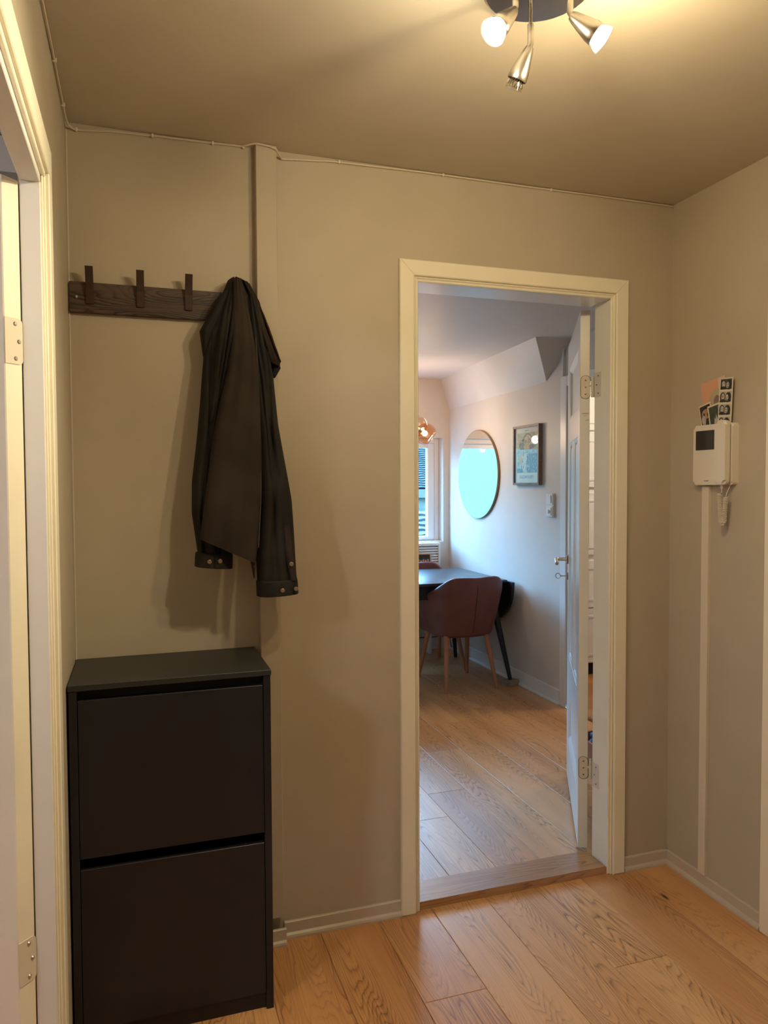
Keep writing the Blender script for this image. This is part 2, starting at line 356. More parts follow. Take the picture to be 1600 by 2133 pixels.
# ------------------------------------------------------------------ floors, plank by plank
def floor_planks(parent, edges, y0, y1, cuts, zt=0.0, lmin=1.1, lmax=2.1):
    for i in range(len(edges)-1):
        xa, xb = edges[i], edges[i+1]
        cs = cuts.get(i)
        if cs is None:
            cs = []; y = y1-random.uniform(0.2, 1.6)
            while y > y0+0.3: cs.append(y); y -= random.uniform(lmin, lmax)
        ys = [y1]+[c for c in cs if y0 < c < y1]+[y0]
        for a, b in zip(ys, ys[1:]):
            g = 0.0005
            bm = new_bm(); cx, cy = (xa+xb)/2, (a+b)/2
            add_box(bm, xa+g-cx, xb-g-cx, b+g-cy, a-g-cy, -0.007, 0.007)
            es = [e for e in bm.edges if all(v.co.z > 0 for v in e.verts)]
            bmesh.ops.bevel(bm, geom=es, offset=0.0012, segments=1, affect='EDGES')
            obj('plank', bm, OAKF, parent, (cx, cy, zt-0.007))
fl = struct('floor', XL-0.06, XR+0.08, -3.6, 0.06, -0.06, -0.014, DARKGAP, 'oiled oak plank floor of the hallway', 'floor')
def planks_on(o, edges, y0, y1, cuts, **k):
    before = set(COL.objects)
    floor_planks(o, edges, y0, y1, cuts, **k)
    for c in o.children:
        if c.name.startswith('plank') and c not in before: c.location = Vector(c.location)-Vector(o.location)
eh = [XL, -0.49, -0.30, -0.105, 0.09, 0.285, 0.475, 0.675, 0.872, 1.058, 1.25, XR]
planks_on(fl, eh, -3.5, 0.02, {3: [-1.5], 4: [-1.1], 5: [-0.42, -2.2], 6: [-1.6], 7: [-0.95], 8: [-0.46, -2.3], 9: [-1.3], 10: [-0.7, -2.4]})

# ------------------------------------------------------------------ dining room shell
fl2 = struct('floor_dining', -1.3, X2, 0.06, Y2+0.1, -0.06, -0.014, DARKGAP, 'oiled oak plank floor of the dining room seen through the doorway', 'floor')
e2 = [0.615+0.19*k for k in range(-10, 8)]; e2 = [-1.3]+e2+[X2]
i0 = e2.index(0.615)
planks_on(fl2, e2, 0.11, Y2, {i0: [2.6, 0.62], i0+1: [2.2, 0.86], i0+2: [3.0, 1.36], i0+3: [1.78], i0+4: [2.9, 0.9], i0+5: [2.0], i0+6: [3.1, 1.2]})
WX0, WX1, WZ0, WZ1 = -0.45, 2.073, 0.925, 1.83       # window opening in far wall
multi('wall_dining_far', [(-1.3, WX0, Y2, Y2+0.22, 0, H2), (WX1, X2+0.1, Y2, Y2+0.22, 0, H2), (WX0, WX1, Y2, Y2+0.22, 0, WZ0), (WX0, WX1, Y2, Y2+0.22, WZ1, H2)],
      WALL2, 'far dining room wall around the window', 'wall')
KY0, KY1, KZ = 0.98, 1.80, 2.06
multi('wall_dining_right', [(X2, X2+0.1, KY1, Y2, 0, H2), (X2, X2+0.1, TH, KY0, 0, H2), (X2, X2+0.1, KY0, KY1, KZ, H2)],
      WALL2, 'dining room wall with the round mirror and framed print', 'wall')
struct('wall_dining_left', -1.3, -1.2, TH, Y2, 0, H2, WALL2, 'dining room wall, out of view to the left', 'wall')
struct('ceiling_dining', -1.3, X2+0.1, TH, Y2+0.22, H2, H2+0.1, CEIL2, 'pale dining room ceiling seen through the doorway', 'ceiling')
# sloped soffit between wall and ceiling with its triangular end
bm = new_bm()
V = [(X2, Y2, 2.076), (2.045, Y2, H2), (X2, Y2, H2), (X2, 2.062, 2.101), (1.895, 1.796, H2), (X2, 1.76, H2)]
vs = [bm.verts.new(v) for v in V]
for f in ((3, 4, 5), (0, 3, 5, 2), (1, 2, 5, 4), (0, 2, 1)): bm.faces.new([vs[i] for i in f])
gs = 12; gv = [[bm.verts.new(Vector(V[0]).lerp(Vector(V[3]), j/gs).lerp(Vector(V[1]).lerp(Vector(V[4]), j/gs), i/gs)) for i in range(gs+1)] for j in range(gs+1)]
for j in range(gs):
    for i in range(gs): bm.faces.new((gv[j][i], gv[j][i+1], gv[j+1][i+1], gv[j+1][i])).smooth = True
tag(obj('trim_3', bm, WALL2), 'sloping white soffit between dining room ceiling and mirror wall', 'soffit', None, 'structure')
def skirt2(name, p0, p1, nrm, label): return skirting(name, p0, p1, nrm, 0.095, 0.012, WHITE2, label)
skirt2('baseboard_dining_right', (X2, Y2), (X2, 1.875), (-1, 0), 'white baseboard running below the mirror and framed print')
skirt2('baseboard_dining_far', (-1.2, Y2), (X2, Y2), (0, -1), 'white baseboard under the dining room window')
skirt2('baseboard_dining_near', (X2, 0.91), (X2, TH), (-1, 0), 'white baseboard behind the open panelled door')

# window 1: frame, sashes, panes
w1 = thing('window_1', 'white framed dining room window with view of roofs', 'window', (0, Y2+0.10, 0), kind='structure')
fw = 0.045
box('window_frame', WX0, WX0+fw, 0, 0.07, WZ0, WZ1, WHITE2, w1, 0.004); box('window_frame', WX1-fw, WX1, 0, 0.07, WZ0, WZ1, WHITE2, w1, 0.004)
box('window_frame', WX0+fw, WX1-fw, 0, 0.07, WZ0, WZ0+fw*0.4, WHITE2, w1, 0.004); box('window_frame', WX0+fw, WX1-fw, 0, 0.07, WZ1-fw, WZ1, WHITE2, w1, 0.004)
sx0, sx1 = WX0+fw, WX1-fw; ns = 2; sw = (sx1-sx0)/ns
for k in range(ns):
    a, b = sx0+sw*k+0.003, sx0+sw*(k+1)-0.003; z0, z1 = WZ0+fw*0.4+0.003, WZ1-fw-0.003; q = 0.062
    s = bpy.data.objects.new('sash', None); link(s, w1)
    box('sash_stile', a, a+q, -0.012, 0.045, z0, z1, WHITE2, s, 0.005); box('sash_stile', b-q, b, -0.012, 0.045, z0, z1, WHITE2, s, 0.005)
    box('sash_rail', a+q, b-q, -0.012, 0.045, z0, z0+0.03, WHITE2, s, 0.005); box('sash_rail', a+q, b-q, -0.012, 0.045, z1-q*0.6, z1, WHITE2, s, 0.005)
    box('pane', a+q, b-q, 0.014, 0.018, z0+0.03, z1-q*0.6, PANE, s)
box('window_board', WX0, WX1, -0.098, 0.0, WZ0-0.001, WZ0+0.010, WHITE2, w1, 0.003)
# doorway in the dining room's right wall (kitchen behind it)
d3 = thing('door_3', 'white doorway casing in the mirror wall behind the open door', 'doorway', (X2, 0, 0), kind='structure')
box('casing_board', -0.014, 0, KY1, KY1+0.07, 0, KZ+0.045, WHITE2, d3, 0.003); box('casing_board', -0.014, 0, KY0-0.07, KY0, 0, KZ+0.045, WHITE2, d3, 0.003)
box('casing_head', -0.0145, 0, KY0, KY1, KZ-0.02, KZ+0.045, WHITE2, d3, 0.003)
box('jamb', 0, 0.1, KY1-0.02, KY1, 0, KZ, WHITE2, d3, 0.002); box('jamb', 0, 0.1, KY0, KY0+0.02, 0, KZ, WHITE2, d3, 0.002)
box('threshold', -0.01, 0.1, KY0+0.02, KY1-0.02, 0, 0.018, OAKT, d3, 0.004)
tag(tube('heating_pipe', [(X2-0.010, 1.842, KZ+0.045), (X2-0.010, 1.842, H2)], 0.007, WHITE2, None, 8), 'thin white pipe rising from the door casing to the ceiling', 'pipe')
# kitchen shell
struct('floor_kitchen', X2+0.1, 4.1, 0.6, 3.3, -0.06, 0.0, ORANGE, 'oak floor of the kitchen glimpsed behind the open door', 'floor')
struct('wall_kitchen_far', 4.0, 4.1, 0.6, 3.3, 0, H2, WALL2, 'far kitchen wall glimpsed behind the open door', 'wall')
struct('wall_kitchen_left', X2+0.1, 4.1, 3.2, 3.3, 0, H2, WALL2, 'left kitchen wall, out of view', 'wall')
struct('wall_kitchen_right', X2+0.1, 4.1, 0.5, 0.6, 0, H2, WALL2, 'right kitchen wall, out of view', 'wall')
struct('ceiling_kitchen', X2+0.1, 4.1, 0.5, 3.3, H2, H2+0.1, CEIL2, 'kitchen ceiling, out of view', 'ceiling')
kc = thing('kitchen_cabinet', 'white kitchen cabinets on a black plinth glimpsed past the door hinge', 'cabinet', (3.1, 2.7, 0))
box('plinth', -0.66, 0.86, -0.22, 0.44, 0, 0.09, CABIN, kc)
box('carcass', -0.7, 0.9, -0.24, 0.48, 0.09, 2.2, WHITE2, kc, 0.002)
for a, b, c, d in ((-0.7, 0.1, 0.10, 0.50), (-0.7, 0.1, 0.51, 0.86), (-0.7, 0.1, 0.90, 1.36), (-0.7, 0.1, 1.40, 1.80), (-0.7, 0.1, 1.82, 2.19)):
    o = box('cabinet_door', a+0.003, b-0.003, -0.262, -0.24, c, d, WHITE2, kc, 0.003)
    bm = new_bm()
    for q in ((a+0.06, b-0.06, -0.268, -0.262, c+0.05, c+0.065), (a+0.06, b-0.06, -0.268, -0.262, d-0.065, d-0.05)): add_box(bm, *q)
    m_ = obj('panel_moulding', bm, WHITE2, o); m_.location = -Vector(o.location)
# left room shell (beyond left doorway)
LX = -3.3
struct('floor_left_room', LX, XL-0.06, -3.6, 0.6, -0.06, 0.0, ORANGE, 'floor of the room behind the left door, out of view', 'floor')
struct('ceiling_left_room', LX, XL-0.06, -3.6, 0.6, H, H+0.1, CEIL2, 'ceiling of the room behind the left door', 'ceiling')
struct('wall_left_room_far', LX, XL-0.06, 0.5, 0.6, 0, H, WALL2, 'far wall of the room behind the left door', 'wall')
struct('wall_left_room_near', LX, XL-0.06, -3.6, -3.5, 0, H, WALL2, 'near wall of the left room, out of view', 'wall')
struct('wall_left_room_side', LX-0.1, LX, -3.6, 0.6, 0, H, WALL2, 'side wall of the left room, out of view', 'wall')
lrl = thing('left_room_fill_lamp', 'added fill lamp of the left room, out of view', 'ceiling light', (-2.1, -1.9, H))  # added lamp in place of this room's daylight, lights the left jamb
LRL_AT = (-2.1, -1.9, H-0.16)

# ------------------------------------------------------------------ doorway to the dining room
d1 = thing('door_1', 'cream doorway casing in the back wall framing the dining room', 'doorway', (0.8, 0, 0), kind='structure')
def mitred(name, pts, y0, y1, mat, parent, bev=0.003):
    bm = new_bm(); add_prism(bm, pts, y0, y1)
    es = [e for e in bm.edges if abs(e.verts[0].co.y-y0) < 1e-6 and abs(e.verts[1].co.y-y0) < 1e-6]
    bmesh.ops.bevel(bm, geom=es, offset=bev, segments=1, affect='EDGES')
    return obj(name, bm, mat, parent)
A_, B_, T_ = 0.366-0.8, 1.2325-0.8, 2.15
wc = 0.052
def frame_layer(o, wd, y0, y1, nm):
    a, b, t = A_+o, B_-o, T_-o
    mitred(nm, [(a, 0), (a+wd, 0), (a+wd, t-wd), (a, t)], y0, y1, WHITE, d1)
    mitred(nm, [(b, 0), (b, t), (b-wd, t-wd), (b-wd, 0)], y0, y1, WHITE, d1)
    mitred('head_casing' if nm == 'side_casing' else nm, [(a, t), (a+wd, t-wd), (b-wd, t-wd), (b, t)], y0, y1, WHITE, d1)
frame_layer(0, 0.050, -0.017, 0, 'side_casing')
frame_layer(0.0505, 0.007, -0.010, 0, 'casing_bead')
frame_layer(0.058, 0.009, -0.006, 0, 'casing_bead')
# linings
IX0, IX1, IZ = A_+0.067, B_-0.067+0.004, T_-0.067
box('jamb', IX0-0.03, IX0, -0.004, TH+0.008, 0, IZ+0.02, WHITE, d1, 0.002)
box('jamb', IX1, IX1+0.03, -0.004, TH-0.020, 0, IZ+0.02, WHITE, d1, 0.002)
box('head_jamb', IX0, IX1, -0.004, TH+0.008, IZ, IZ+0.02, WHITE2, d1, 0.002)
bm = new_bm(); add_prism(bm, [(IX0, 0), (IX1, 0), (IX1, 0.024), (IX0, 0.024)], 0.0, TH+0.015)
for v in bm.verts:
    if v.co.y < 0.01 and v.co.z > 0.01: v.co.y += 0.004
bmesh.ops.bevel(bm, geom=[e for e in bm.edges if all(v.co.z > 0.02 for v in e.verts)], offset=0.003, segments=2, affect='EDGES')
obj('threshold', bm, OAKT, d1)
# jamb-side hinge leaves
for z in (1.79, 0.335):
    h = box('hinge_plate', IX1-0.0012, IX1, TH-0.062, TH-0.022, z-0.045, z+0.045, HINGE, d1, 0.0)
    for k, dz in enumerate((-0.032, 0.0, 0.032)):
        lathe('screw', [(0, 0.0016), (0.0024, 0.0014), (0.0030, 0)], DKSTEEL, h, 10, (-0.0006, (0.006 if k == 1 else -0.004), dz), (0, -PI/2, 0))

# ------------------------------------------------------------------ panelled door leaf (opened into the dining room)
LA = Vector((1.152, 0.167, 0)); LD = math.atan2(0.875, 0.484)     # left corner of hinge edge, direction of leaf
leaf = thing('door_leaf', 'open white panelled door with grooved panels, key and lever handle', 'door', (LA.x, LA.y, 0.022), (0, 0, LD))
LW, LT, LH = 0.765, 0.036, 2.056
# local: x along the leaf, left (seen) face at y=0, thickness towards -y
def rail(nm, x0, x1, z0, z1): return box(nm, x0, x1, -LT, 0, z0, z1, LEAFP, leaf, 0.0012)
ST = 0.11
zA0, zA1, zB0, zB1, zC0, zC1 = 1.70, 1.93, 0.60, 1.59, 0.20, 0.42
rail('stile', 0, ST, 0, LH); rail('stile', LW-ST, LW, 0, LH)
rail('rail', ST, LW-ST, 0, zC0); rail('rail', ST, LW-ST, zC1, zB0); rail('rail', ST, LW-ST, zB1, zA0); rail('rail', ST, LW-ST, zA1, LH)
xm = LW/2; rail('muntin', xm-0.045, xm+0.045, zB0, zB1)
def panel(x0, x1, z0, z1, grooves=0):
    p = box('panel', x0, x1, -LT+0.012, -0.012, z0, z1, LEAFP, leaf)
    for side in (0, 1):
        yf = 0.0 if side == 0 else -LT; sg = -1 if side == 0 else 1
        bm = new_bm(); m = 0.022                      # sloped moulding all round
        o_ = [(x0, z0), (x1, z0), (x1, z1), (x0, z1)]; i_ = [(x0+m, z0+m), (x1-m, z0+m), (x1-m, z1-m), (x0+m, z1-m)]
        mid = [(x0+m*0.5, z0+m*0.5), (x1-m*0.5, z0+m*0.5), (x1-m*0.5, z1-m*0.5), (x0+m*0.5, z1-m*0.5)]
        L1 = [bm.verts.new((x, yf+sg*0.001, z)) for x, z in o_]; L2 = [bm.verts.new((x, yf+sg*0.004, z)) for x, z in mid]; L3 = [bm.verts.new((x, yf+sg*0.012, z)) for x, z in i_]
        for P_, Q_ in ((L1, L2), (L2, L3)):
            for k in range(4): bm.faces.new((P_[k], P_[(k+1) % 4], Q_[(k+1) % 4], Q_[k]))
        obj('moulding', bm, LEAFP, p, -Vector(p.location))
        if grooves:
            n_ = grooves; ww = (x1-x0-2*m)/n_
            for k in range(n_):
                bm = new_bm(); a = x0+m+ww*k
                add_box(bm, a+0.003, a+ww-0.003, min(yf+sg*0.012, yf+sg*0.0065), max(yf+sg*0.012, yf+sg*0.0065), z0+m, z1-m, 0.0018)
                obj('groove_board', bm, LEAFP, p, -Vector(p.location))
panel(ST, LW-ST, zA0, zA1); panel(ST, xm-0.045, zB0, zB1, 3); panel(xm+0.045, LW-ST, zB0, zB1, 3); panel(ST, LW-ST, zC0, zC1)
# hinge plates on the edge, knuckles
for z in (1.79-0.022, 0.335-0.022):
    bm = new_bm()
    pl = [(0.013*1.25*math.cos(a), 0.026+0.016*math.sin(a)) for a in [PI*k/10 for k in range(11)]] + [(0.013*1.25*math.cos(a), -0.026+0.016*math.sin(a)) for a in [PI+PI*k/10 for k in range(11)]]
    add_prism(bm, pl, -0.0012, 0.0002)
    hp = obj('hinge_plate', bm, HINGE, leaf, (0, -0.020, z), (0, 0, -PI/2))
    bm = new_bm()
    ring = [bm.verts.new((x*1.04, -0.0003, zz*1.025)) for x, zz in pl]; ring2 = [bm.verts.new((x*1.15, -0.0003, zz*1.06)) for x, zz in pl]
    for k in range(len(pl)): bm.faces.new((ring[k], ring[(k+1) % len(pl)], ring2[(k+1) % len(pl)], ring2[k]))
    obj('plate_outline', bm, DARKGAP, hp)
    for dz in (-0.026, 0, 0.026):
        lathe('screw', [(0, 0.0012), (0.0022, 0.001), (0.0034, 0)], DKSTEEL, hp, 10, (0, -0.0012, dz), (PI/2, 0, 0))
    tube('hinge_arm', [(0.0, -LT+0.002, z+0.004), (-0.006, -LT-0.006, z+0.004)], 0.004, HINGE, leaf, 6)
    k1 = tube('hinge_knuckle', [(-0.004, -LT-0.010, z-0.020), (-0.004, -LT-0.010, z+0.018)], 0.0065, HINGE, leaf, 12)
    tube('hinge_pin', [(-0.004, -LT-0.010, z-0.038), (-0.004, -LT-0.010, z-0.021)], 0.0062, HINGE, leaf, 12)
    tube('hinge_pin', [(-0.004, -LT-0.010, z+0.019), (-0.004, -LT-0.010, z+0.038)], 0.0062, HINGE, leaf, 12)
# maker's stamp on the edge (illegible small print)
st = text('edge_stamp', 'HARMONIE', 0.0048, INK, leaf, (-0.0004, -0.020, 1.668), (PI/2, 0, -PI/2), 0.0002)
text('edge_stamp', 'ilolanun', 0.0034, INK, leaf, (-0.0004, -0.020, 1.660), (PI/2, 0, -PI/2), 0.0002)
text('edge_stamp', '32M', 0.0065, INK, leaf, (-0.0004, -0.027, 1.642), (PI/2, 0, -PI/2), 0.0002)
# lever, escutcheons, key
hx = LW-0.045
lathe('escutcheon', [(0, 0.006), (0.020, 0.005), (0.024, 0)], DKSTEEL, leaf, 20, (hx, 0, 1.045), (-PI/2, 0, 0))
lathe('escutcheon', [(0, 0.005), (0.017, 0.004), (0.020, 0)], DKSTEEL, leaf, 20, (hx, 0, 0.965), (-PI/2, 0, 0))
tube('lever', [(hx, 0.004, 1.045), (hx, 0.035, 1.045), (hx, 0.046, 1.046), (hx-0.010, 0.054, 1.046), (hx-0.06, 0.056, 1.043), (hx-0.115, 0.056, 1.036)], [0.008, 0.008, 0.009, 0.0095, 0.009, 0.008], STEEL, leaf, 10)
kk = tube('key', [(hx, 0.004, 0.965), (hx, 0.036, 0.965)], 0.0028, STEEL, leaf, 8)
tube('key_bow', [(hx, 0.046+0.011*math.cos(a), 0.965+0.012*math.sin(a)) for a in [2*PI*k/16 for k in range(17)]], 0.002, STEEL, kk, 6)

# ------------------------------------------------------------------ left doorway (edge of the frame)
d2 = thing('door_2', 'cream doorway casing at the left edge of the photo', 'doorway', (XL, LDY1, 0), kind='structure')
CO = 0.062
box('side_casing', 0, 0.017, 0.010, CO, 0, 2.06, WHITE, d2, 0.002)
box('side_casing', 0, 0.017, LDY0-LDY1-CO, LDY0-LDY1-0.010, 0, 2.06, WHITE, d2, 0.002)
box('casing_bead', 0, 0.010, 0.002, 0.0098, 0, 2.055, WHITE, d2, 0.002)
box('casing_bead', 0, 0.006, -0.008, 0.0018, 0, 2.050, WHITE, d2, 0.0015)
box('head_casing', 0, 0.017, LDY0-LDY1-CO, CO, 2.0602, 2.122, WHITE, d2, 0.002)
box('casing_bead', 0, 0.010, LDY0-LDY1, 0.002, 2.0482, 2.060, WHITE, d2, 0.0015)
box('jamb', -0.036, 0.002, -0.014, 0.0, 0, 2.05, WHITE2, d2, 0.0015)
box('jamb', -0.060, 0.002, LDY0-LDY1, LDY0-LDY1+0.014, 0, 2.05, WHITE2, d2, 0.0015)
box('head_jamb', -0.036, 0.002, LDY0-LDY1, 0, 2.032, 2.05, WHITE2, d2, 0.0015)
ll = thing('hinged_door', 'cream door standing open at the left edge with screwed hinge plates', 'door', (XL-0.037, LDY1-0.013, 0.012), (0, 0, math.radians(136)))
box('door_panel', 0, 0.80, 0, 0.040, 0, 2.018, WHITE, ll, 0.002)
for z in (1.70, 0.45):
    bm = new_bm()
    pl = [(-0.020, -0.045), (0.010, -0.045)]+[(0.010+0.010*math.cos(a), -0.035+0.010*math.sin(a)) for a in [-PI/2+PI/2*k/5 for k in range(1, 6)]]+[(0.010+0.010*math.cos(a), 0.035+0.010*math.sin(a)) for a in [PI/2*k/5 for k in range(6)]]+[(-0.020, 0.045)]
    add_prism(bm, pl, -0.0015, 0)
    hp = obj('hinge_plate', bm, HINGE, ll, (0, 0.019, z), (0, 0, -PI/2))
    for x, dz in ((0.003, 0.034), (0.011, 0), (0.003, -0.034)):
        lathe('screw', [(0, 0.0022), (0.0028, 0.002), (0.0045, 0)], STEEL, hp, 12, (x, -0.0015, dz), (PI/2, 0, 0))

# right doorway, only its casing edge is in view
d4 = thing('door_4', 'cream door casing edge at the lower right of the photo', 'doorway', (XR, RDY1, 0), kind='structure')
box('side_casing', -0.017, 0, 0, 0.062, 0, 2.06, WHITE, d4, 0.003)
box('side_casing', -0.017, 0, RDY0-RDY1-0.062, RDY0-RDY1, 0, 2.06, WHITE, d4, 0.003)
box('head_casing', -0.0172, 0, RDY0-RDY1-0.062, 0.062, 2.0602, 2.122, WHITE, d4, 0.003)
box('door_panel', 0.02, 0.06, RDY0-RDY1, 0, 0.01, 2.06, LEAFP, d4, 0.002)

# ------------------------------------------------------------------ coat rack
rk = thing('coat_rack', 'dark-stained oak coat rack board with four bent wood hooks', 'coat rack', (-0.357, 0, 1.955))
RX0, RX1 = -0.614+0.357, -0.098+0.357
box('board', RX0, RX1, -0.018, 0, -0.042, 0.043, OAKD, rk, 0.0015)
def hook(xc):
    # strip profile in y,z: flat foot on the board, leaning outward to the tip
    cl = [(-0.020, -0.018), (-0.022, 0.0), (-0.026, 0.025), (-0.034, 0.050), (-0.043, 0.070), (-0.048, 0.080)]
    th = 0.006; hw = 0.0105
    bm = new_bm(); rows = []
    for y, z in cl:
        rows.append([bm.verts.new((sx_*hw, y+dy, z)) for sx_, dy in ((-1, -th/2), (1, -th/2), (1, th/2), (-1, th/2))])
    bm.faces.new(rows[0]); bm.faces.new(rows[-1][::-1])
    for a, b in zip(rows, rows[1:]):
        for k in range(4): bm.faces.new((a[k], a[(k+1) % 4], b[(k+1) % 4], b[k]))
    bmesh.ops.bevel(bm, geom=[e for e in bm.edges], offset=0.0008, segments=1, affect='EDGES')
    return obj('hook', bm, OAKH, rk, (xc, 0.0, 0.0))
for x in (-0.560, -0.425, -0.291, -0.157): hook(x+0.357)
for x in (-0.594, -0.118):
    lathe('screw', [(0, 0.0025), (0.0032, 0.0022), (0.0050, 0)], CHROME, rk, 14, (x+0.357, -0.018, 0.001), (PI/2, 0, 0))

# ------------------------------------------------------------------ coat
coat = thing('coat', 'dark brown jacket hanging from the rightmost hook of the rack', 'jacket', (-0.157, 0, 1.10))
def interp(tab, u):
    for a, b in zip(tab, tab[1:]):
        if u <= b[0]:
            t = (u-a[0])/(b[0]-a[0]) if b[0] > a[0] else 0
            t = t*t*(3-2*t)*0.35+t*0.65
            return [p+(q-p)*t for p, q in zip(a[1:], b[1:])]
    return list(tab[-1][1:])
def swing(z): return max(0.0, min(1.0, (2.0-z)/0.85))
def drape(name, rows, mat, folds=(), nu=26, nv=48, parent=None, sharp=0.5, back=0.006):
    """rows: (v, xl, zl, xr, zr, ybase, bulge); front surface swells by bulge, closed by a back skin near ybase.
    folds: (u0, u1, width, depth) creases running down the cloth from u0 (top) to u1 (bottom)"""
    bm = new_bm(); g = []; gb = []
    for j in range(nv+1):
        v = j/nv; xl, zl, xr, zr, yb, bu = interp(rows, v); r1 = []; r2 = []
        for i in range(nu+1):
            u = i/nu; x = xl+(xr-xl)*u; z = zl+(zr-zl)*u
            lt = swing(z); ys = -0.085*lt; x += -0.010*lt; z += 0.010*lt
            s = (1-abs(2*u-1)**2.6)**sharp if 0 < u < 1 else 0.0
            y = yb+ys-bu*s
            for (u0, u1, wd, dp) in folds:
                uc = u0+(u1-u0)*v; d = (u-uc)/wd
                y += dp*math.exp(-d*d)*min(1, s*1.5)
            y += 0.0012*math.sin(17*u+9*v)*s+0.0010*math.sin(31*v+5*u)*s
            r1.append(bm.verts.new((x+0.157, y, z-1.10)))
            r2.append(r1[-1] if i in (0, nu) else bm.verts.new((x+0.157, min(yb+ys+back*s, -0.002), z-1.10)))
        g.append(r1); gb.append(r2)
    for j in range(nv):
        for i in range(nu):
            bm.faces.new((g[j][i], g[j][i+1], g[j+1][i+1], g[j+1][i]))
            f = [gb[j][i], gb[j+1][i], gb[j+1][i+1], gb[j][i+1]]
            if len(set(f)) >= 3: bm.faces.new(list(dict.fromkeys(f)))
    for rr, rb in ((g[0], gb[0]), (g[-1], gb[-1])):
        for i in range(nu):
            f = list(dict.fromkeys([rr[i], rr[i+1], rb[i+1], rb[i]]))
            if len(f) >= 3:
                try: bm.faces.new(f)
                except ValueError: pass
    bmesh.ops.remove_doubles(bm, verts=bm.verts[:], dist=1e-6)
    return obj(name, bm, mat, parent or coat, auto=60)
# back layers first: left sleeve, right sleeve, then the shoulder mass, front body panel on top
sl = drape('sleeve', [(0, -0.205, 1.955, -0.150, 1.955, -0.052, 0.020), (0.18, -0.252, 1.800, -0.150, 1.800, -0.045, 0.035), (0.37, -0.263, 1.659, -0.16, 1.64, -0.04, 0.045),
        (0.50, -0.272, 1.560, -0.165, 1.55, -0.036, 0.05), (0.68, -0.287, 1.430, -0.170, 1.42, -0.032, 0.05), (0.82, -0.288, 1.340, -0.170, 1.33, -0.03, 0.05), (1, -0.272, 1.222, -0.176, 1.215, -0.030, 0.042)],
        CLOTHD, [(0.35, 0.2, 0.05, 0.012), (0.75, 0.15, 0.05, 0.006), (0.1, 0.55, 0.05, 0.010), (0.8, 0.62, 0.04, 0.014)])
cl_ = drape('cuff', [(0, -0.277, 1.228, -0.174, 1.219, -0.026, 0.052), (0.15, -0.279, 1.222, -0.173, 1.212, -0.026, 0.055), (1, -0.281, 1.187, -0.174, 1.178, -0.026, 0.053)], CLOTHD, [(0.47, 0.46, 0.012, 0.005)], nv=10, parent=sl)
sr = drape('sleeve', [(0, -0.135, 1.985, -0.105, 1.990, -0.050, 0.03), (0.10, -0.13, 1.90, -0.078, 1.903, -0.045, 0.045), (0.27, -0.12, 1.75, -0.052, 1.742, -0.042, 0.06), (0.45, -0.11, 1.60, -0.040, 1.60, -0.042, 0.062), (0.70, -0.105, 1.374, -0.002, 1.374, -0.042, 0.062),
        (0.86, -0.11, 1.227, 0.006, 1.227, -0.042, 0.056), (1, -0.106, 1.140, 0.010, 1.140, -0.042, 0.048)],
        CLOTHD, [(0.9, 0.25, 0.06, 0.010), (0.4, 0.75, 0.08, 0.008), (0.3, 0.45, 0.04, 0.008)])
cr_ = drape('cuff', [(0, -0.108, 1.141, 0.012, 1.142, -0.040, 0.054), (0.15, -0.109, 1.136, 0.013, 1.137, -0.040, 0.057), (1, -0.108, 1.095, 0.015, 1.100, -0.040, 0.056)], CLOTHD, [(0.80, 0.80, 0.012, 0.006)], nv=10, parent=sr)
# placket on the right sleeve
drape('placket', [(0, -0.036, 1.302, -0.018, 1.301, -0.092, 0.006), (0.5, -0.032, 1.22, -0.010, 1.22, -0.090, 0.008), (1, -0.016, 1.140, 0.004, 1.141, -0.080, 0.010)], CLOTH, nu=6, nv=14, parent=sr)
# collar flap sticking out on the left, collar point on the right
drape('collar', [(0, -0.170, 2.020, -0.140, 2.022, -0.035, 0.02), (0.22, -0.208, 1.977, -0.14, 1.98, -0.035, 0.05), (0.42, -0.232, 1.930, -0.15, 1.93, -0.035, 0.052), (0.66, -0.262, 1.872, -0.18, 1.87, -0.035, 0.045), (1, -0.253, 1.797, -0.21, 1.80, -0.035, 0.024)],
        CLOTHD, [(0.5, 0.25, 0.10, 0.012)])
drape('lapel', [(0, -0.146, 2.028, -0.118, 2.016, -0.055, 0.02), (0.2, -0.120, 1.975, -0.089, 1.962, -0.050, 0.032), (0.45, -0.105, 1.905, -0.074, 1.892, -0.045, 0.040), (0.75, -0.085, 1.835, -0.046, 1.812, -0.045, 0.045), (0.90, -0.075, 1.80, -0.030, 1.783, -0.045, 0.042), (1, -0.072, 1.785, -0.034, 1.772, -0.045, 0.036)],
        CLOTH, [(0.8, 0.75, 0.06, 0.006)])
drape('lapel_edge', [(0, -0.100, 1.962, -0.090, 1.955, -0.060, 0.018), (0.5, -0.072, 1.885, -0.060, 1.876, -0.060, 0.020), (1, -0.042, 1.796, -0.030, 1.786, -0.058, 0.020)], CLOTHR, nu=6, nv=20)
drape('collar_point', [(0, -0.060, 1.792, -0.030, 1.786, -0.040, 0.02), (0.4, -0.058, 1.775, -0.027, 1.772, -0.040, 0.022), (1, -0.056, 1.746, -0.044, 1.742, -0.040, 0.018)], CLOTHD, nu=8, nv=10)
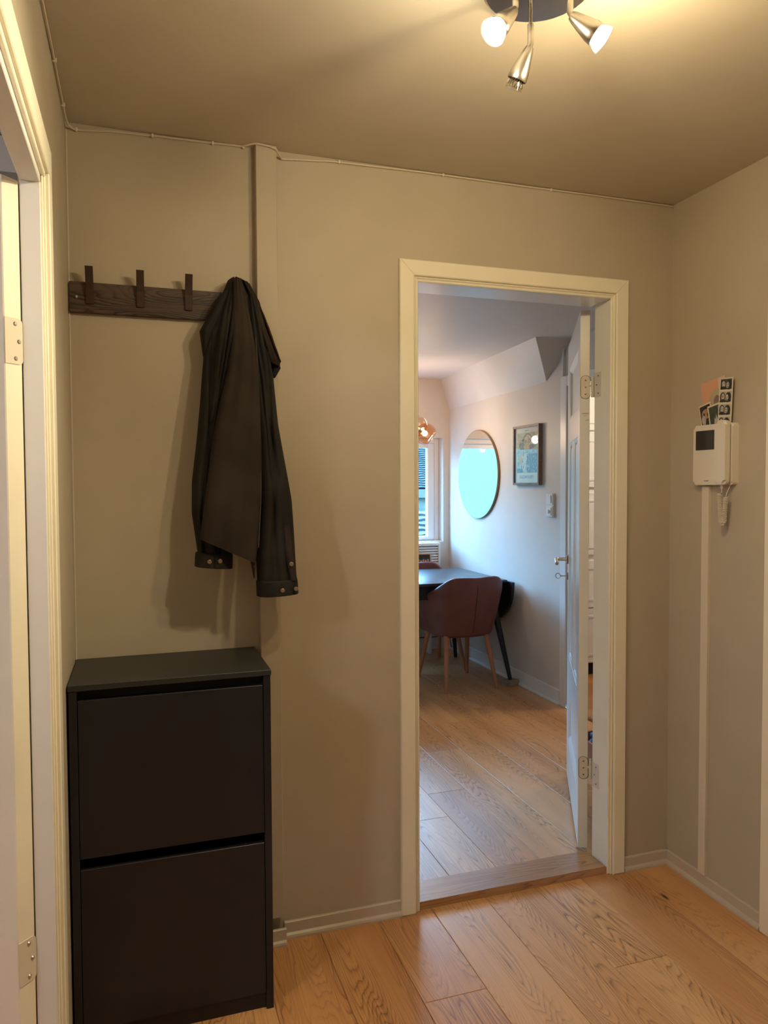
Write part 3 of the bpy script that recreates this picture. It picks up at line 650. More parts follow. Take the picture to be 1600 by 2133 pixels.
# shoulder mass hanging from the hook
drape('shoulder', [(0, -0.166, 2.038, -0.150, 2.038, -0.040, 0.012), (0.03, -0.180, 2.028, -0.128, 2.026, -0.040, 0.035), (0.12, -0.197, 1.985, -0.098, 1.978, -0.035, 0.055), (0.25, -0.212, 1.920, -0.090, 1.91, -0.035, 0.068),
        (0.45, -0.232, 1.815, -0.080, 1.80, -0.032, 0.078), (0.65, -0.250, 1.70, -0.070, 1.70, -0.032, 0.078), (1, -0.258, 1.56, -0.060, 1.56, -0.032, 0.060)],
        CLOTHD, [(0.35, 0.20, 0.045, 0.018), (0.42, 0.42, 0.03, 0.020), (0.72, 0.80, 0.04, 0.016), (0.86, 0.93, 0.03, 0.010), (0.30, 0.34, 0.022, 0.012)], nu=48, nv=60)
drape('gathered_fold', [(0, -0.176, 2.010, -0.160, 2.010, -0.072, 0.014), (0.3, -0.206, 1.90, -0.176, 1.90, -0.080, 0.026), (0.6, -0.222, 1.78, -0.196, 1.78, -0.082, 0.028), (1, -0.240, 1.600, -0.222, 1.600, -0.066, 0.018)],
        CLOTHD, [(0.4, 0.6, 0.12, 0.008)], nu=14)
drape('gathered_fold', [(0, -0.166, 2.005, -0.150, 2.005, -0.085, 0.014), (0.35, -0.184, 1.87, -0.160, 1.87, -0.096, 0.022), (0.7, -0.204, 1.745, -0.188, 1.745, -0.094, 0.018), (1, -0.214, 1.670, -0.206, 1.670, -0.084, 0.010)],
        CLOTHD, [(0.5, 0.5, 0.15, 0.006)], nu=12)
# big front panel (back of the jacket), slanting hem
drape('body_panel', [(0, -0.168, 2.022, -0.146, 2.022, -0.088, 0.014), (0.12, -0.176, 1.915, -0.122, 1.895, -0.096, 0.022), (0.22, -0.180, 1.845, -0.110, 1.81, -0.100, 0.028), (0.33, -0.190, 1.765, -0.101, 1.73, -0.100, 0.034),
        (0.48, -0.214, 1.650, -0.097, 1.60, -0.094, 0.036), (0.62, -0.234, 1.545, -0.095, 1.50, -0.090, 0.037), (0.78, -0.250, 1.420, -0.096, 1.39, -0.088, 0.036), (0.90, -0.262, 1.330, -0.104, 1.28, -0.084, 0.034), (0.97, -0.268, 1.285, -0.112, 1.222, -0.082, 0.032), (1, -0.270, 1.268, -0.116, 1.195, -0.082, 0.028)],
        CLOTH, [(0.75, 0.62, 0.10, 0.004), (0.2, 0.35, 0.10, 0.003)], nu=34, nv=64, sharp=0.38)
drape('hem_tail', [(0, -0.132, 1.215, -0.114, 1.205, -0.070, 0.02), (0.5, -0.126, 1.185, -0.116, 1.180, -0.070, 0.016), (1, -0.120, 1.152, -0.117, 1.150, -0.066, 0.008)], CLOTH, nu=6, nv=12)
for par, x, y, z in ((cl_, -0.244, -0.081, 1.203), (cl_, -0.215, -0.082, 1.204), (cr_, -0.042, -0.097, 1.115), (sr, -0.016, -0.100, 1.190), (cr_, -0.002, -0.092, 1.117)):
    lt = swing(z); x -= 0.010*lt; y -= 0.085*lt; z += 0.010*lt
    lathe('button', [(0, 0.0018), (0.004, 0.0022), (0.0062, 0.001), (0.0062, -0.002)], BUTTON, par, 14, (x+0.157, y, z-1.10), (PI/2, 0, 0))
tube('seam', [(-0.0985+0.157+dx-0.010*swing(z), -0.108-0.085*swing(z), z-1.10) for dx, z in ((-0.012, 1.85), (-0.004, 1.70), (-0.002, 1.55), (-0.004, 1.38), (-0.012, 1.25))], 0.0011, SEAMM, coat, 5)

# ------------------------------------------------------------------ shoe cabinet
cb = thing('shoe_cabinet', 'tall black-brown shoe cabinet with two tilting fronts below the coat rack', 'cabinet', (-0.361, -0.15, 0))
cx0, cx1, cy0, cy1, ct = -0.251, 0.251, -0.157, 0.148, 0.931
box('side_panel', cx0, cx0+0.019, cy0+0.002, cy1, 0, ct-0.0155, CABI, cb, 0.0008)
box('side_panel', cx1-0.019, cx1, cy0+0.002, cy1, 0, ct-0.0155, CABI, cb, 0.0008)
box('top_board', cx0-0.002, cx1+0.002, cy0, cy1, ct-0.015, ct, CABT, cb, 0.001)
box('back_panel', cx0+0.019, cx1-0.019, cy1-0.02, cy1-0.012, 0.03, ct-0.0155, CABIN, cb)
box('plinth', cx0+0.0195, cx1-0.0195, cy0+0.012, cy0+0.03, 0.0, 0.046, CABI, cb)
box('shelf', cx0+0.0195, cx1-0.0195, cy0+0.05, cy1-0.021, 0.47, 0.485, CABIN, cb)
box('back_rail', cx0+0.0195, cx1-0.0195, cy0+0.03, cy0+0.042, ct-0.07, ct-0.016, CABIN, cb)
f1 = box('flap_front', cx0+0.0205, cx1-0.0205, -0.009, 0.009, -0.200, 0.200, CABI, cb, 0.001); f1.location = (0, cy0+0.012, 0.690); f1.rotation_euler = (math.radians(-0.5), 0, 0)
f2 = box('flap_front', cx0+0.0205, cx1-0.0205, -0.009, 0.009, -0.2065, 0.2065, CABI, cb, 0.001); f2.location = (0, cy0+0.011, 0.2545); f2.rotation_euler = (math.radians(-0.5), 0, 0)

# ------------------------------------------------------------------ cable along the ceiling edge
cp = [(XL+0.005, -3.4, H-0.006), (XL+0.005, -2.0, H-0.008), (XL+0.005, -1.2, H-0.005), (XL+0.005, -0.62, H-0.008), (XL+0.005, -0.38, H-0.004), (XL+0.005, -0.16, H-0.006), (XL+0.006, -0.06, H-0.012), (XL+0.010, -0.025, H-0.018), (XL+0.025, -0.008, H-0.020), (XL+0.05, -0.005, H-0.018),
      (-0.50, -0.005, H-0.010), (-0.36, -0.005, H-0.006), (-0.22, -0.005, H-0.004), (-0.13, -0.006, H-0.003), (-0.100, -0.034, H-0.003), (-0.090, -0.039, H-0.003), (-0.05, -0.039, H-0.006), (-0.033, -0.039, H-0.012), (-0.024, -0.030, H-0.020), (-0.010, -0.006, H-0.024), (0.03, -0.005, H-0.020), (0.15, -0.005, H-0.010), (0.45, -0.005, H-0.005), (0.8, -0.005, H-0.006), (1.1, -0.005, H-0.004), (XR-0.004, -0.005, H-0.005)]
cable = tag(tube('ceiling_cable', cp, 0.0032, CABLE, None, 6), 'thin pale cable clipped along the edge of the hallway ceiling', 'cable')
for (x, y, z, ax) in ((XL+0.006, -0.62, H-0.008, 'y'), (XL+0.006, -0.33, H-0.005, 'y'), (XL+0.006, -0.12, H-0.008, 'y'), (XL+0.03, -0.006, H-0.019, 'x'), (-0.385, -0.006, H-0.007, 'x'), (-0.215, -0.006, H-0.005, 'x'), (-0.125, -0.006, H-0.004, 'x'), (0.17, -0.006, H-0.009, 'x'), (0.52, -0.006, H-0.006, 'x'), (0.92, -0.006, H-0.006, 'x')):
    a, b = (0.005, 0.003) if ax == 'y' else (0.003, 0.005)
    box('cable_clip', x-a, x+a, y-b, y+b, z-0.0055, z+0.0045, TRUNK, cable, 0.001)

# ------------------------------------------------------------------ ceiling spotlight
fx = thing('ceiling_spotlight', 'round nickel ceiling fixture with three adjustable spotlight heads', 'ceiling light', (0.335, -0.935, H))
lathe('rose', [(0, 0), (0.112, 0), (0.114, -0.004), (0.112, -0.022), (0.105, -0.028), (0.03, -0.031), (0, -0.031)], STEEL, fx, 48)
def spot_head(base, pivot, target_dir, mat_face, length=0.066, r0=0.0105, r1=0.0265, ext=0.017, rb=0.0255):
    r1 = 0.0235
    b = Vector(base)-Vector(fx.location); p = Vector(pivot)-Vector(fx.location); d = Vector(target_dir).normalized()
    st_ = tube('stem', [(b.x, b.y, -0.028), (b.x, b.y, (p.z-0.028)/2-0.004)], 0.0042, CHROME, fx, 12)
    tube('stem_sleeve', [(b.x, b.y, (p.z-0.028)/2-0.004), (p.x, p.y, p.z+0.004), tuple(p+d*0.008)], 0.0064, STEEL, st_, 12)
    q = d.to_track_quat('Z', 'Y').to_euler()
    hd = bpy.data.objects.new('lamp_head', None)
    bm = new_bm(); add_lathe(bm, [(0.0, 0.002), (r0*0.75, 0.003), (r0, 0.010), (r0*1.35, 0.026), (r1*0.78, 0.044), (r1*0.86, length-0.012), (r1*0.88, length-0.002), (r1*0.84, length), (r1*0.80, length-0.010)], 28)
    hd = obj('lamp_head', bm, STEEL, fx, tuple(p), q, auto=40)
    z0 = length-0.012
    r1 = rb
    gl = lathe('bulb', [(r1*0.55, z0), (r1*0.78, z0+0.008), (r1*0.97, z0+0.010+ext), (r1*1.0, z0+0.013+ext)], BULBG if mat_face is None else BULBG, hd, 28)
    if mat_face is not None:
        lathe('bulb_face', [(0, z0+0.014+ext), (r1*0.6, z0+0.0135+ext), (r1*0.96, z0+0.011+ext), (r1*0.9, z0+0.004+ext), (r1*0.5, z0)], mat_face, hd, 28)
    else:
        lathe('bulb_face', [(0, z0+0.006+ext), (r1*0.6, z0+0.009+ext), (r1*0.96, z0+0.011+ext)], BULBG, hd, 28)
        bm = new_bm()
        for k in range(18):
            a = 2*PI*k/18; 
            for t0, t1, ra, rb in ((0.0, 0.5, 0.60, 0.78), (0.5, 1.0, 0.78, 0.93)):
                u0 = Vector((math.cos(a)*r1*ra, math.sin(a)*r1*ra, z0+0.006+ext*t0)); u1 = Vector((math.cos(a)*r1*rb, math.sin(a)*r1*rb, z0+0.006+ext*t1))
                add_tube(bm, [u0, u1], 0.0011, 5)
        obj('reflector_ribs', bm, CHROME, hd)
    tip = Vector(pivot)+d*(length+ext+0.012)
    return tip, d
tips = []
def vdir(p, a, b, c):
    v = (Vector(p)-Vector((CX, CY, CZ))).normalized(); u = R2.cross(v).normalized()
    return R2*a+u*b-v*c
tL, dL = spot_head((0.262, -0.975, 0), (0.262, -0.975, 2.335), vdir((0.26, -0.97, 2.33), -0.50, -0.46, 0.74), LIT_L)
tM, dM = spot_head((0.335, -0.903, 0), (0.335, -0.903, 2.320), vdir((0.33, -0.9, 2.31), -0.34, -0.92, 0.12), None, rb=0.0185)
tR, dR = spot_head((0.361, -1.008, 0), (0.361, -1.008, 2.325), vdir((0.36, -1.0, 2.32), 0.78, -0.46, 0.42), LIT_R)
def lamp(name, loc, col, power, rad=0.024):
    l = bpy.data.lights.new(name, 'POINT'); l.energy = power; l.color = col; l.shadow_soft_size = rad
    o = bpy.data.objects.new(name, l); COL.objects.link(o); o.location = loc; return o
def cone(name, loc, d, col, power, ang=150, blend=1.0):
    l = bpy.data.lights.new(name, 'SPOT'); l.energy = power; l.color = col; l.spot_size = math.radians(ang); l.spot_blend = blend; l.shadow_soft_size = 0.02
    o = bpy.data.objects.new(name, l); COL.objects.link(o); o.location = loc; o.rotation_euler = (-Vector(d)).to_track_quat('Z', 'Y').to_euler(); return o
lamp('left_spot_bulb_glow', tL+dL*0.03, COL_L, P_SPOT_L); lamp('right_spot_bulb_glow', tR+dR*0.03, COL_R, P_SPOT_R)
cone('left_spot_beam', tL+dL*0.01, dL, COL_L, P_SPOT_L*9.0, 120); cone('right_spot_beam', tR+dR*0.01, dR, COL_R, P_SPOT_R*1.3, 120)

lathe('fill_diffuser', [(0.16, 0), (0.16, -0.03), (0.13, -0.07), (0, -0.085)], LIT_P, lrl, 24)
lamp('left_room_fill_glow', LRL_AT, (0.92, 0.90, 0.95), 42, 0.12)  # light of the added left room lamp

# ------------------------------------------------------------------ intercom, cards, trunking (right wall; local x runs towards the camera, front is -y)
RZ = (0, 0, -PI/2)
ic = thing('intercom', 'ivory wall intercom with small dark screen and handset on coiled cord', 'intercom', (XR, -0.20, 1.42), RZ)
def rbox(name, x0, x1, y0, y1, z0, z1, rad, mat, parent, bev=0.004):
    """plate with rounded corners seen from the front (x,z), from y0 (front) to y1 (wall)"""
    pts = []
    for cx, cz, a0 in ((x1-rad, z1-rad, 0), (x0+rad, z1-rad, PI/2), (x0+rad, z0+rad, PI), (x1-rad, z0+rad, 1.5*PI)):
        for k in range(7): a = a0+PI/2*k/6; pts.append((cx+rad*math.cos(a), cz+rad*math.sin(a)))
    bm = new_bm(); add_prism(bm, pts, y0, y1)
    es = [e for e in bm.edges if abs(e.verts[0].co.y-y0) < 1e-6 and abs(e.verts[1].co.y-y0) < 1e-6]
    bmesh.ops.bevel(bm, geom=es, offset=bev, segments=3, affect='EDGES')
    return obj(name, bm, mat, parent, auto=50)
ix0 = -0.052; ix1 = 0.128
rbox('housing', ix0, ix1, -0.026, 0, 0, 0.205, 0.012, PLAST, ic, 0.005)
hs = rbox('handset', 0.078, 0.126, -0.054, -0.034, 0.001, 0.213, 0.016, PLAST, ic, 0.008)
rbox('handset_rest', 0.084, 0.120, -0.0345, -0.024, 0.012, 0.190, 0.012, BASEP, ic, 0.001)
sc_ = rbox('screen', ix0+0.013, ix0+0.108, -0.0272, -0.024, 0.120, 0.186, 0.001, SCREEN, ic, 0.0003)
text('maker_mark', 'urmet', 0.0085, INK, ic, (0.012, -0.0262, 0.012), (PI/2, 0, 0), 0.0002)
def coil(name, x0, z0, x1, z1, y, turns, rad, wire, par):
    pts = []; n = turns*10
    for k in range(n+1):
        t = k/n; a = 2*PI*turns*t; pts.append((x0+(x1-x0)*t+rad*math.cos(a), y+rad*math.sin(a), z0+(z1-z0)*t))
    return tube(name, pts, wire, TRUNK, par, 5)
cd = tube('cord', [(0.100, -0.042, 0.001), (0.100, -0.042, -0.012)], 0.004, TRUNK, ic, 8)
tube('cord_lead', [(0.100, -0.042, -0.012), (0.101, -0.042, -0.024), (0.092, -0.040, -0.030)], 0.0016, TRUNK, cd, 6)
coil('cord_coil', 0.088, -0.028, 0.097, -0.124, -0.040, 20, 0.0062, 0.0019, cd)
coil('cord_coil', 0.110, -0.040, 0.104, -0.124, -0.034, 17, 0.0062, 0.0019, cd)
tube('cord_loop', [(0.097, -0.040, -0.124), (0.098, -0.039, -0.132), (0.102, -0.035, -0.132), (0.104, -0.034, -0.124)], 0.0030, TRUNK, cd, 6)
tube('cord_lead', [(0.110, -0.034, -0.040), (0.108, -0.028, -0.026), (0.112, -0.018, -0.002)], 0.0014, TRUNK, cd, 6)
tk = thing('cable_trunking', 'ivory cable trunking strip running down from the intercom to the baseboard', 'cable trunking', (XR, -0.195, 0.053), RZ)
box('channel', -0.017, 0.014, -0.010, 0, 0, 1.363, TRUNK, tk, 0.0008)
box('cover', -0.018, 0.015, -0.0135, -0.0102, 0.0, 1.362, TRUNK, tk, 0.001)

def card(name, label, group, y, z, x_off, w_, h_, tilt, paper=PAPER, th=0.0006, bend=0):
    t = thing(name, label, 'photograph' if 'photo' in name else 'card', (XR-x_off, y, z), (0, math.radians(tilt), -PI/2), group)
    box('paper', -w_/2, w_/2, 0, th, 0, h_, paper, t)
    return t
def prints(par, name, items, mats):
    bm = new_bm()
    for k, (poly, mi) in enumerate(items):
        y = -0.00015-0.00006*k
        vs_ = [bm.verts.new((x, y, z)) for x, z in poly]
        f = bm.faces.new(vs_); f.material_index = mi
    me = bpy.data.meshes.new(name); bm.to_mesh(me); bm.free()
    for m in mats: me.materials.append(m)
    o = bpy.data.objects.new(name, me); link(o, par); return o
rect = lambda a, b, c, d: [(a, c), (b, c), (b, d), (a, d)]
PX = [PAPER, PHD, PHG, SKIN, GREY, PINKL, OVALM, MAUVE, PINK, BLUEF]
zt = 1.60
c1 = card('greeting_card', 'salmon pink card with an oval window tucked behind the intercom', None, -0.240, zt+0.016, 0.006, 0.115, 0.165, -9, PINK)
prints(c1, 'card_print', [(rect(0.022, 0.0570, 0.001, 0.164), 5), (disc_poly(0.012, 0.075, 0.042, 0.055, 28), 6), (disc_poly(0.010, 0.078, 0.017, 0.030, 20), 7), (disc_poly(0.004, 0.055, 0.016, 0.016, 14), 7), ([(-0.03, 0.03), (0.03, 0.03), (0.018, 0.055), (-0.005, 0.052)], 7)], PX)
c2 = card('small_photo', 'small photo of a group of people, left one tucked behind the intercom', 'photos tucked behind the intercom', -0.204, zt-0.004, 0.010, 0.056, 0.105, -13)
prints(c2, 'photo_print', [(rect(-0.0245, 0.0245, 0.006, 0.100), 1), (disc_poly(0.002, 0.070, 0.021, 0.017, 20), 3), (disc_poly(-0.012, 0.050, 0.010, 0.018, 14), 4)]+[(disc_poly(-0.016+0.0085*k, 0.066+0.004*math.sin(k*2), 0.0035, 0.0055, 10), 1 if k % 2 else 3) for k in range(5)]+[([(0.008, 0.01), (0.022, 0.01), (0.024, 0.05), (0.012, 0.05)], 3), (disc_poly(0.001, 0.035, 0.006, 0.018, 12), 1)], PX)
c3 = card('small_photo', 'small dark green photo tucked behind the intercom between group photo and photo strip', 'photos tucked behind the intercom', -0.250, zt-0.022, 0.012, 0.062, 0.118, -11)
prints(c3, 'photo_print', [(rect(-0.026, 0.027, 0.006, 0.112), 2), ([(0.014, 0.112), (0.027, 0.112), (0.027, 0.082), (0.018, 0.084)], 9), ([(-0.010, 0.045), (0.016, 0.045), (0.010, 0.062), (0.004, 0.085), (0.001, 0.066), (-0.003, 0.072), (-0.007, 0.060)], 4), (disc_poly(0.016, 0.030, 0.010, 0.012, 12), 6), (rect(-0.026, 0.008, 0.006, 0.038), 1)], PX)
c4 = card('photo_strip', 'black and white photo booth strip of a couple behind the intercom', None, -0.279, zt, 0.016, 0.060, 0.175, 3)
it = []
for k in range(4):
    b = 0.137-0.0415*k
    it.append((rect(-0.0255, 0.0255, b, b+0.034), 0 if k else 0)); it.append((rect(-0.0245, 0.0245, b, b+0.034), 4 if k else 2))
    it += [(disc_poly(-0.012, b+0.016, 0.012, 0.0165, 16), 1), (disc_poly(0.012, b+0.015, 0.0135, 0.0165, 16), 1), (rect(-0.0245, 0.0245, b, b+0.006), 1),
           (disc_poly(-0.011, b+0.017, 0.0078, 0.0115, 16), 4), (disc_poly(0.007, b+0.014, 0.0070, 0.0105, 16), 4), (rect(-0.0165, -0.0125, b+0.0175, b+0.019), 1), (rect(-0.0095, -0.006, b+0.0175, b+0.019), 1), (disc_poly(-0.011, b+0.0075, 0.0055, 0.003, 10), 1),
           (rect(0.002, 0.0055, b+0.015, b+0.0165), 1), (rect(0.0085, 0.012, b+0.015, b+0.0165), 1), (disc_poly(0.007, b+0.0085, 0.003, 0.0012, 8), 1)]
prints(c4, 'photo_print', it, PX)

# ------------------------------------------------------------------ mirror wall
mr = thing('round_mirror', 'round mirror with thin edge reflecting the bright window', 'mirror', (X2, 3.085, 1.505), RZ)
mrx, mrz = 0.362, 0.350
bm = new_bm(); add_prism(bm, disc_poly(0, 0, mrx, mrz, 64), -0.018, 0); obj('mirror_back', bm, OVALFRM, mr, auto=40)
bm = new_bm(); add_prism(bm, disc_poly(0, 0, mrx-0.003, mrz-0.003, 64), -0.0195, -0.0181); obj('mirror_glass', bm, MIRR, mr)
pf = thing('framed_print', 'tall framed art poster with blue and green picture on the mirror wall', 'picture', (X2, 2.290, 1.420), RZ)
pw, ph = 0.180, 0.412; fb = 0.016
box('frame_bar', -pw, -pw+fb, -0.030, 0, 0, ph, FRAMEW, pf, 0.001); box('frame_bar', pw-fb, pw, -0.030, 0, 0, ph, FRAMEW, pf, 0.001)
box('frame_bar', -pw+fb, pw-fb, -0.030, 0, 0, fb, FRAMEW, pf, 0.001); box('frame_bar', -pw+fb, pw-fb, -0.030, 0, ph-fb, ph, FRAMEW, pf, 0.001)
po = box('poster', -pw+fb, pw-fb, -0.016, -0.004, fb, ph-fb, PAPER, pf)
ART = [paint('sage_print', (0.50, 0.55, 0.40), 0.6, 0.25, 0, 400), paint('pale_blue_print', (0.45, 0.62, 0.72), 0.6, 0.35, 0, 700), paint('blue_print', (0.16, 0.30, 0.48), 0.6, 0.6, 0, 700), paint('ochre_print', (0.72, 0.48, 0.22), 0.6, 0.2, 0, 400),
       paint('rose_print', (0.62, 0.36, 0.32), 0.6, 0.3, 0, 500), paint('cream_print', (0.72, 0.68, 0.55), 0.6, 0.2, 0, 400), paint('teal_print', (0.16, 0.26, 0.26), 0.6, 0.4, 0, 500), paint('violet_print', (0.30, 0.26, 0.36), 0.6, 0.3, 0, 500), paint('white_print', (0.80, 0.80, 0.78), 0.6, 0.05, 0)]
aw = 0.138
items = [(rect(-pw+fb, pw-fb, fb, ph-fb), 8), (rect(-aw, aw, 0.085, 0.362), 0), (rect(-aw, aw, 0.085, 0.245), 1), (disc_poly(0.01, 0.30, 0.062, 0.058, 26), 6), (disc_poly(0.01, 0.296, 0.054, 0.052, 26), 5),
         (disc_poly(-0.07, 0.27, 0.045, 0.028, 14), 6), (disc_poly(0.0, 0.262, 0.045, 0.020, 14), 3), (disc_poly(0.065, 0.262, 0.035, 0.020, 14), 7), (disc_poly(-0.02, 0.300, 0.016, 0.016, 12), 4), (disc_poly(0.035, 0.305, 0.018, 0.016, 12), 4),
         (rect(-aw, aw, 0.228, 0.246), 1), (rect(0.0, aw, 0.085, 0.215), 2), (disc_poly(-0.055, 0.165, 0.040, 0.055, 18), 5), ([(-0.10, 0.10), (-0.02, 0.10), (0.0, 0.22), (-0.05, 0.22)], 8), (disc_poly(-0.085, 0.175, 0.025, 0.025, 12), 3), (rect(-aw, -0.06, 0.085, 0.115), 2)]
rr = random.Random(5)
for k in range(60):
    x = rr.uniform(-aw+0.01, aw-0.01); z = rr.uniform(0.095, 0.235); q = rr.uniform(0.003, 0.009)
    items.append((disc_poly(x, z, q, q*rr.uniform(0.6, 1.6), 7), rr.choice([1, 2, 2, 5, 1, 7])))
for k in range(26):
    x = rr.uniform(-aw+0.01, aw-0.01); z = rr.uniform(0.255, 0.350); q = rr.uniform(0.003, 0.008)
    items.append((disc_poly(x, z, q, q, 7), rr.choice([0, 5, 4, 3, 6])))
bm = new_bm()
for k, (poly, mi) in enumerate(items):
    f = bm.faces.new([bm.verts.new((x, -0.0162-0.00004*k, z)) for x, z in poly]); f.material_index = mi
me = bpy.data.meshes.new('artwork'); bm.to_mesh(me); bm.free()
for m in ART: me.materials.append(m)
ao = bpy.data.objects.new('artwork', me); link(ao, pf)
text('poster_title', 'GUSTAV KLIMT', 0.030, INKG, pf, (0.0, -0.0205, 0.046), (PI/2, 0, 0), 0.0002, xs=0.95)
text('poster_title', 'EXHIBITION', 0.010, INKG, pf, (0.0, -0.0205, 0.372), (PI/2, 0, 0), 0.0002)
box('poster_glass', -pw+fb, pw-fb, -0.0235, -0.0225, fb, ph-fb, PANE, pf)
sw_ = thing('light_switch', 'white double switch plate with rocker above dimmer on the mirror wall', 'light switch', (X2, 1.993, 1.287), RZ)
box('back_plate', -0.041, 0.041, -0.010, 0, -0.078, 0.078, PLASTC, sw_, 0.003)
box('switch_frame', -0.040, 0.040, -0.018, -0.010, 0.003, 0.076, PLASTC, sw_, 0.003); box('switch_frame', -0.040, 0.040, -0.018, -0.010, -0.076, -0.003, PLASTC, sw_, 0.003)
r_ = box('rocker', -0.026, 0.026, -0.023, -0.018, 0.014, 0.066, PLASTC, sw_, 0.002); r_.rotation_euler = (0.06, 0, 0)
box('dimmer_plate', -0.028, 0.028, -0.022, -0.018, -0.067, -0.012, PLASTC, sw_, 0.002)
lathe('dimmer_knob', [(0, 0.012), (0.012, 0.011), (0.013, 0)], PLASTC, sw_, 20, (0, -0.022, -0.040), (PI/2, 0, 0))

# ------------------------------------------------------------------ dining table
tb = thing('dining_table', 'black drop-leaf dining table pushed against the mirror wall', 'table', (1.35, 2.93, 0))
tx0, tx1, ty0, ty1 = -0.75, 0.715, -0.448, 0.41
bm = new_bm(); add_box(bm, tx0, tx1, ty0, ty1, 0.718, 0.740, 0.003, 2); obj('tabletop', bm, BLACKT, tb, auto=35)
box('apron', tx0+0.06, tx1-0.05, ty0+0.04, ty0+0.06, 0.62, 0.7178, BLACKW, tb); box('apron', tx0+0.06, tx1-0.05, ty1-0.06, ty1-0.04, 0.62, 0.7178, BLACKW, tb)
box('apron', tx1-0.05, tx1-0.03, ty0+0.04, ty1-0.04, 0.62, 0.7178, BLACKW, tb)
# half-oval drop leaf hanging at the wall end
bm = new_bm(); cyl = (ty0+ty1)/2; hwid = (ty1-ty0)/2+0.060
prof = [(cyl+hwid*math.cos(a), 0.728-0.345*abs(math.sin(a))**0.85) for a in [PI+PI*k/32 for k in range(33)]]
add_prism(bm, [(y, z) for y, z in prof], 0, 0.020)
o = obj('drop_leaf', bm, BLACKW, tb, (tx1+0.026, 0, 0), (0, 0, PI/2))
for (xa, ya, xb, yb, zb) in ((0.60, ty0+0.06, 0.705, ty0-0.105+0.04, 0.036), (0.60, ty1-0.08, 0.68, ty1-0.02, 0.0), (-0.62, ty0+0.07, -0.70, ty0+0.01, 0.0), (-0.62, ty1-0.08, -0.70, ty1-0.02, 0.0)):
    tube('leg', [(xa, ya, 0.70), (xa+(xb-xa)*0.5, ya+(yb-ya)*0.5, (0.70+zb)/2), (xb, yb, zb)], [0.026, 0.022, 0.014], BLACKW, tb, 14)
bl = new_bm(); add_box(bl, -0.055, 0.055, -0.04, 0.04, 0, 0.036, 0.004, 1)
for v in bl.verts: v.co += Vector((random.uniform(-1, 1), random.uniform(-1, 1), random.uniform(-1, 0)))*0.002 if v.co.z > 0.02 else Vector()
tag(obj('stone_block', bl, STONE, None, (2.056, 2.418, 0), (0, 0, 0.35)), 'rough grey-brown stone block under the near table leg', 'stone')

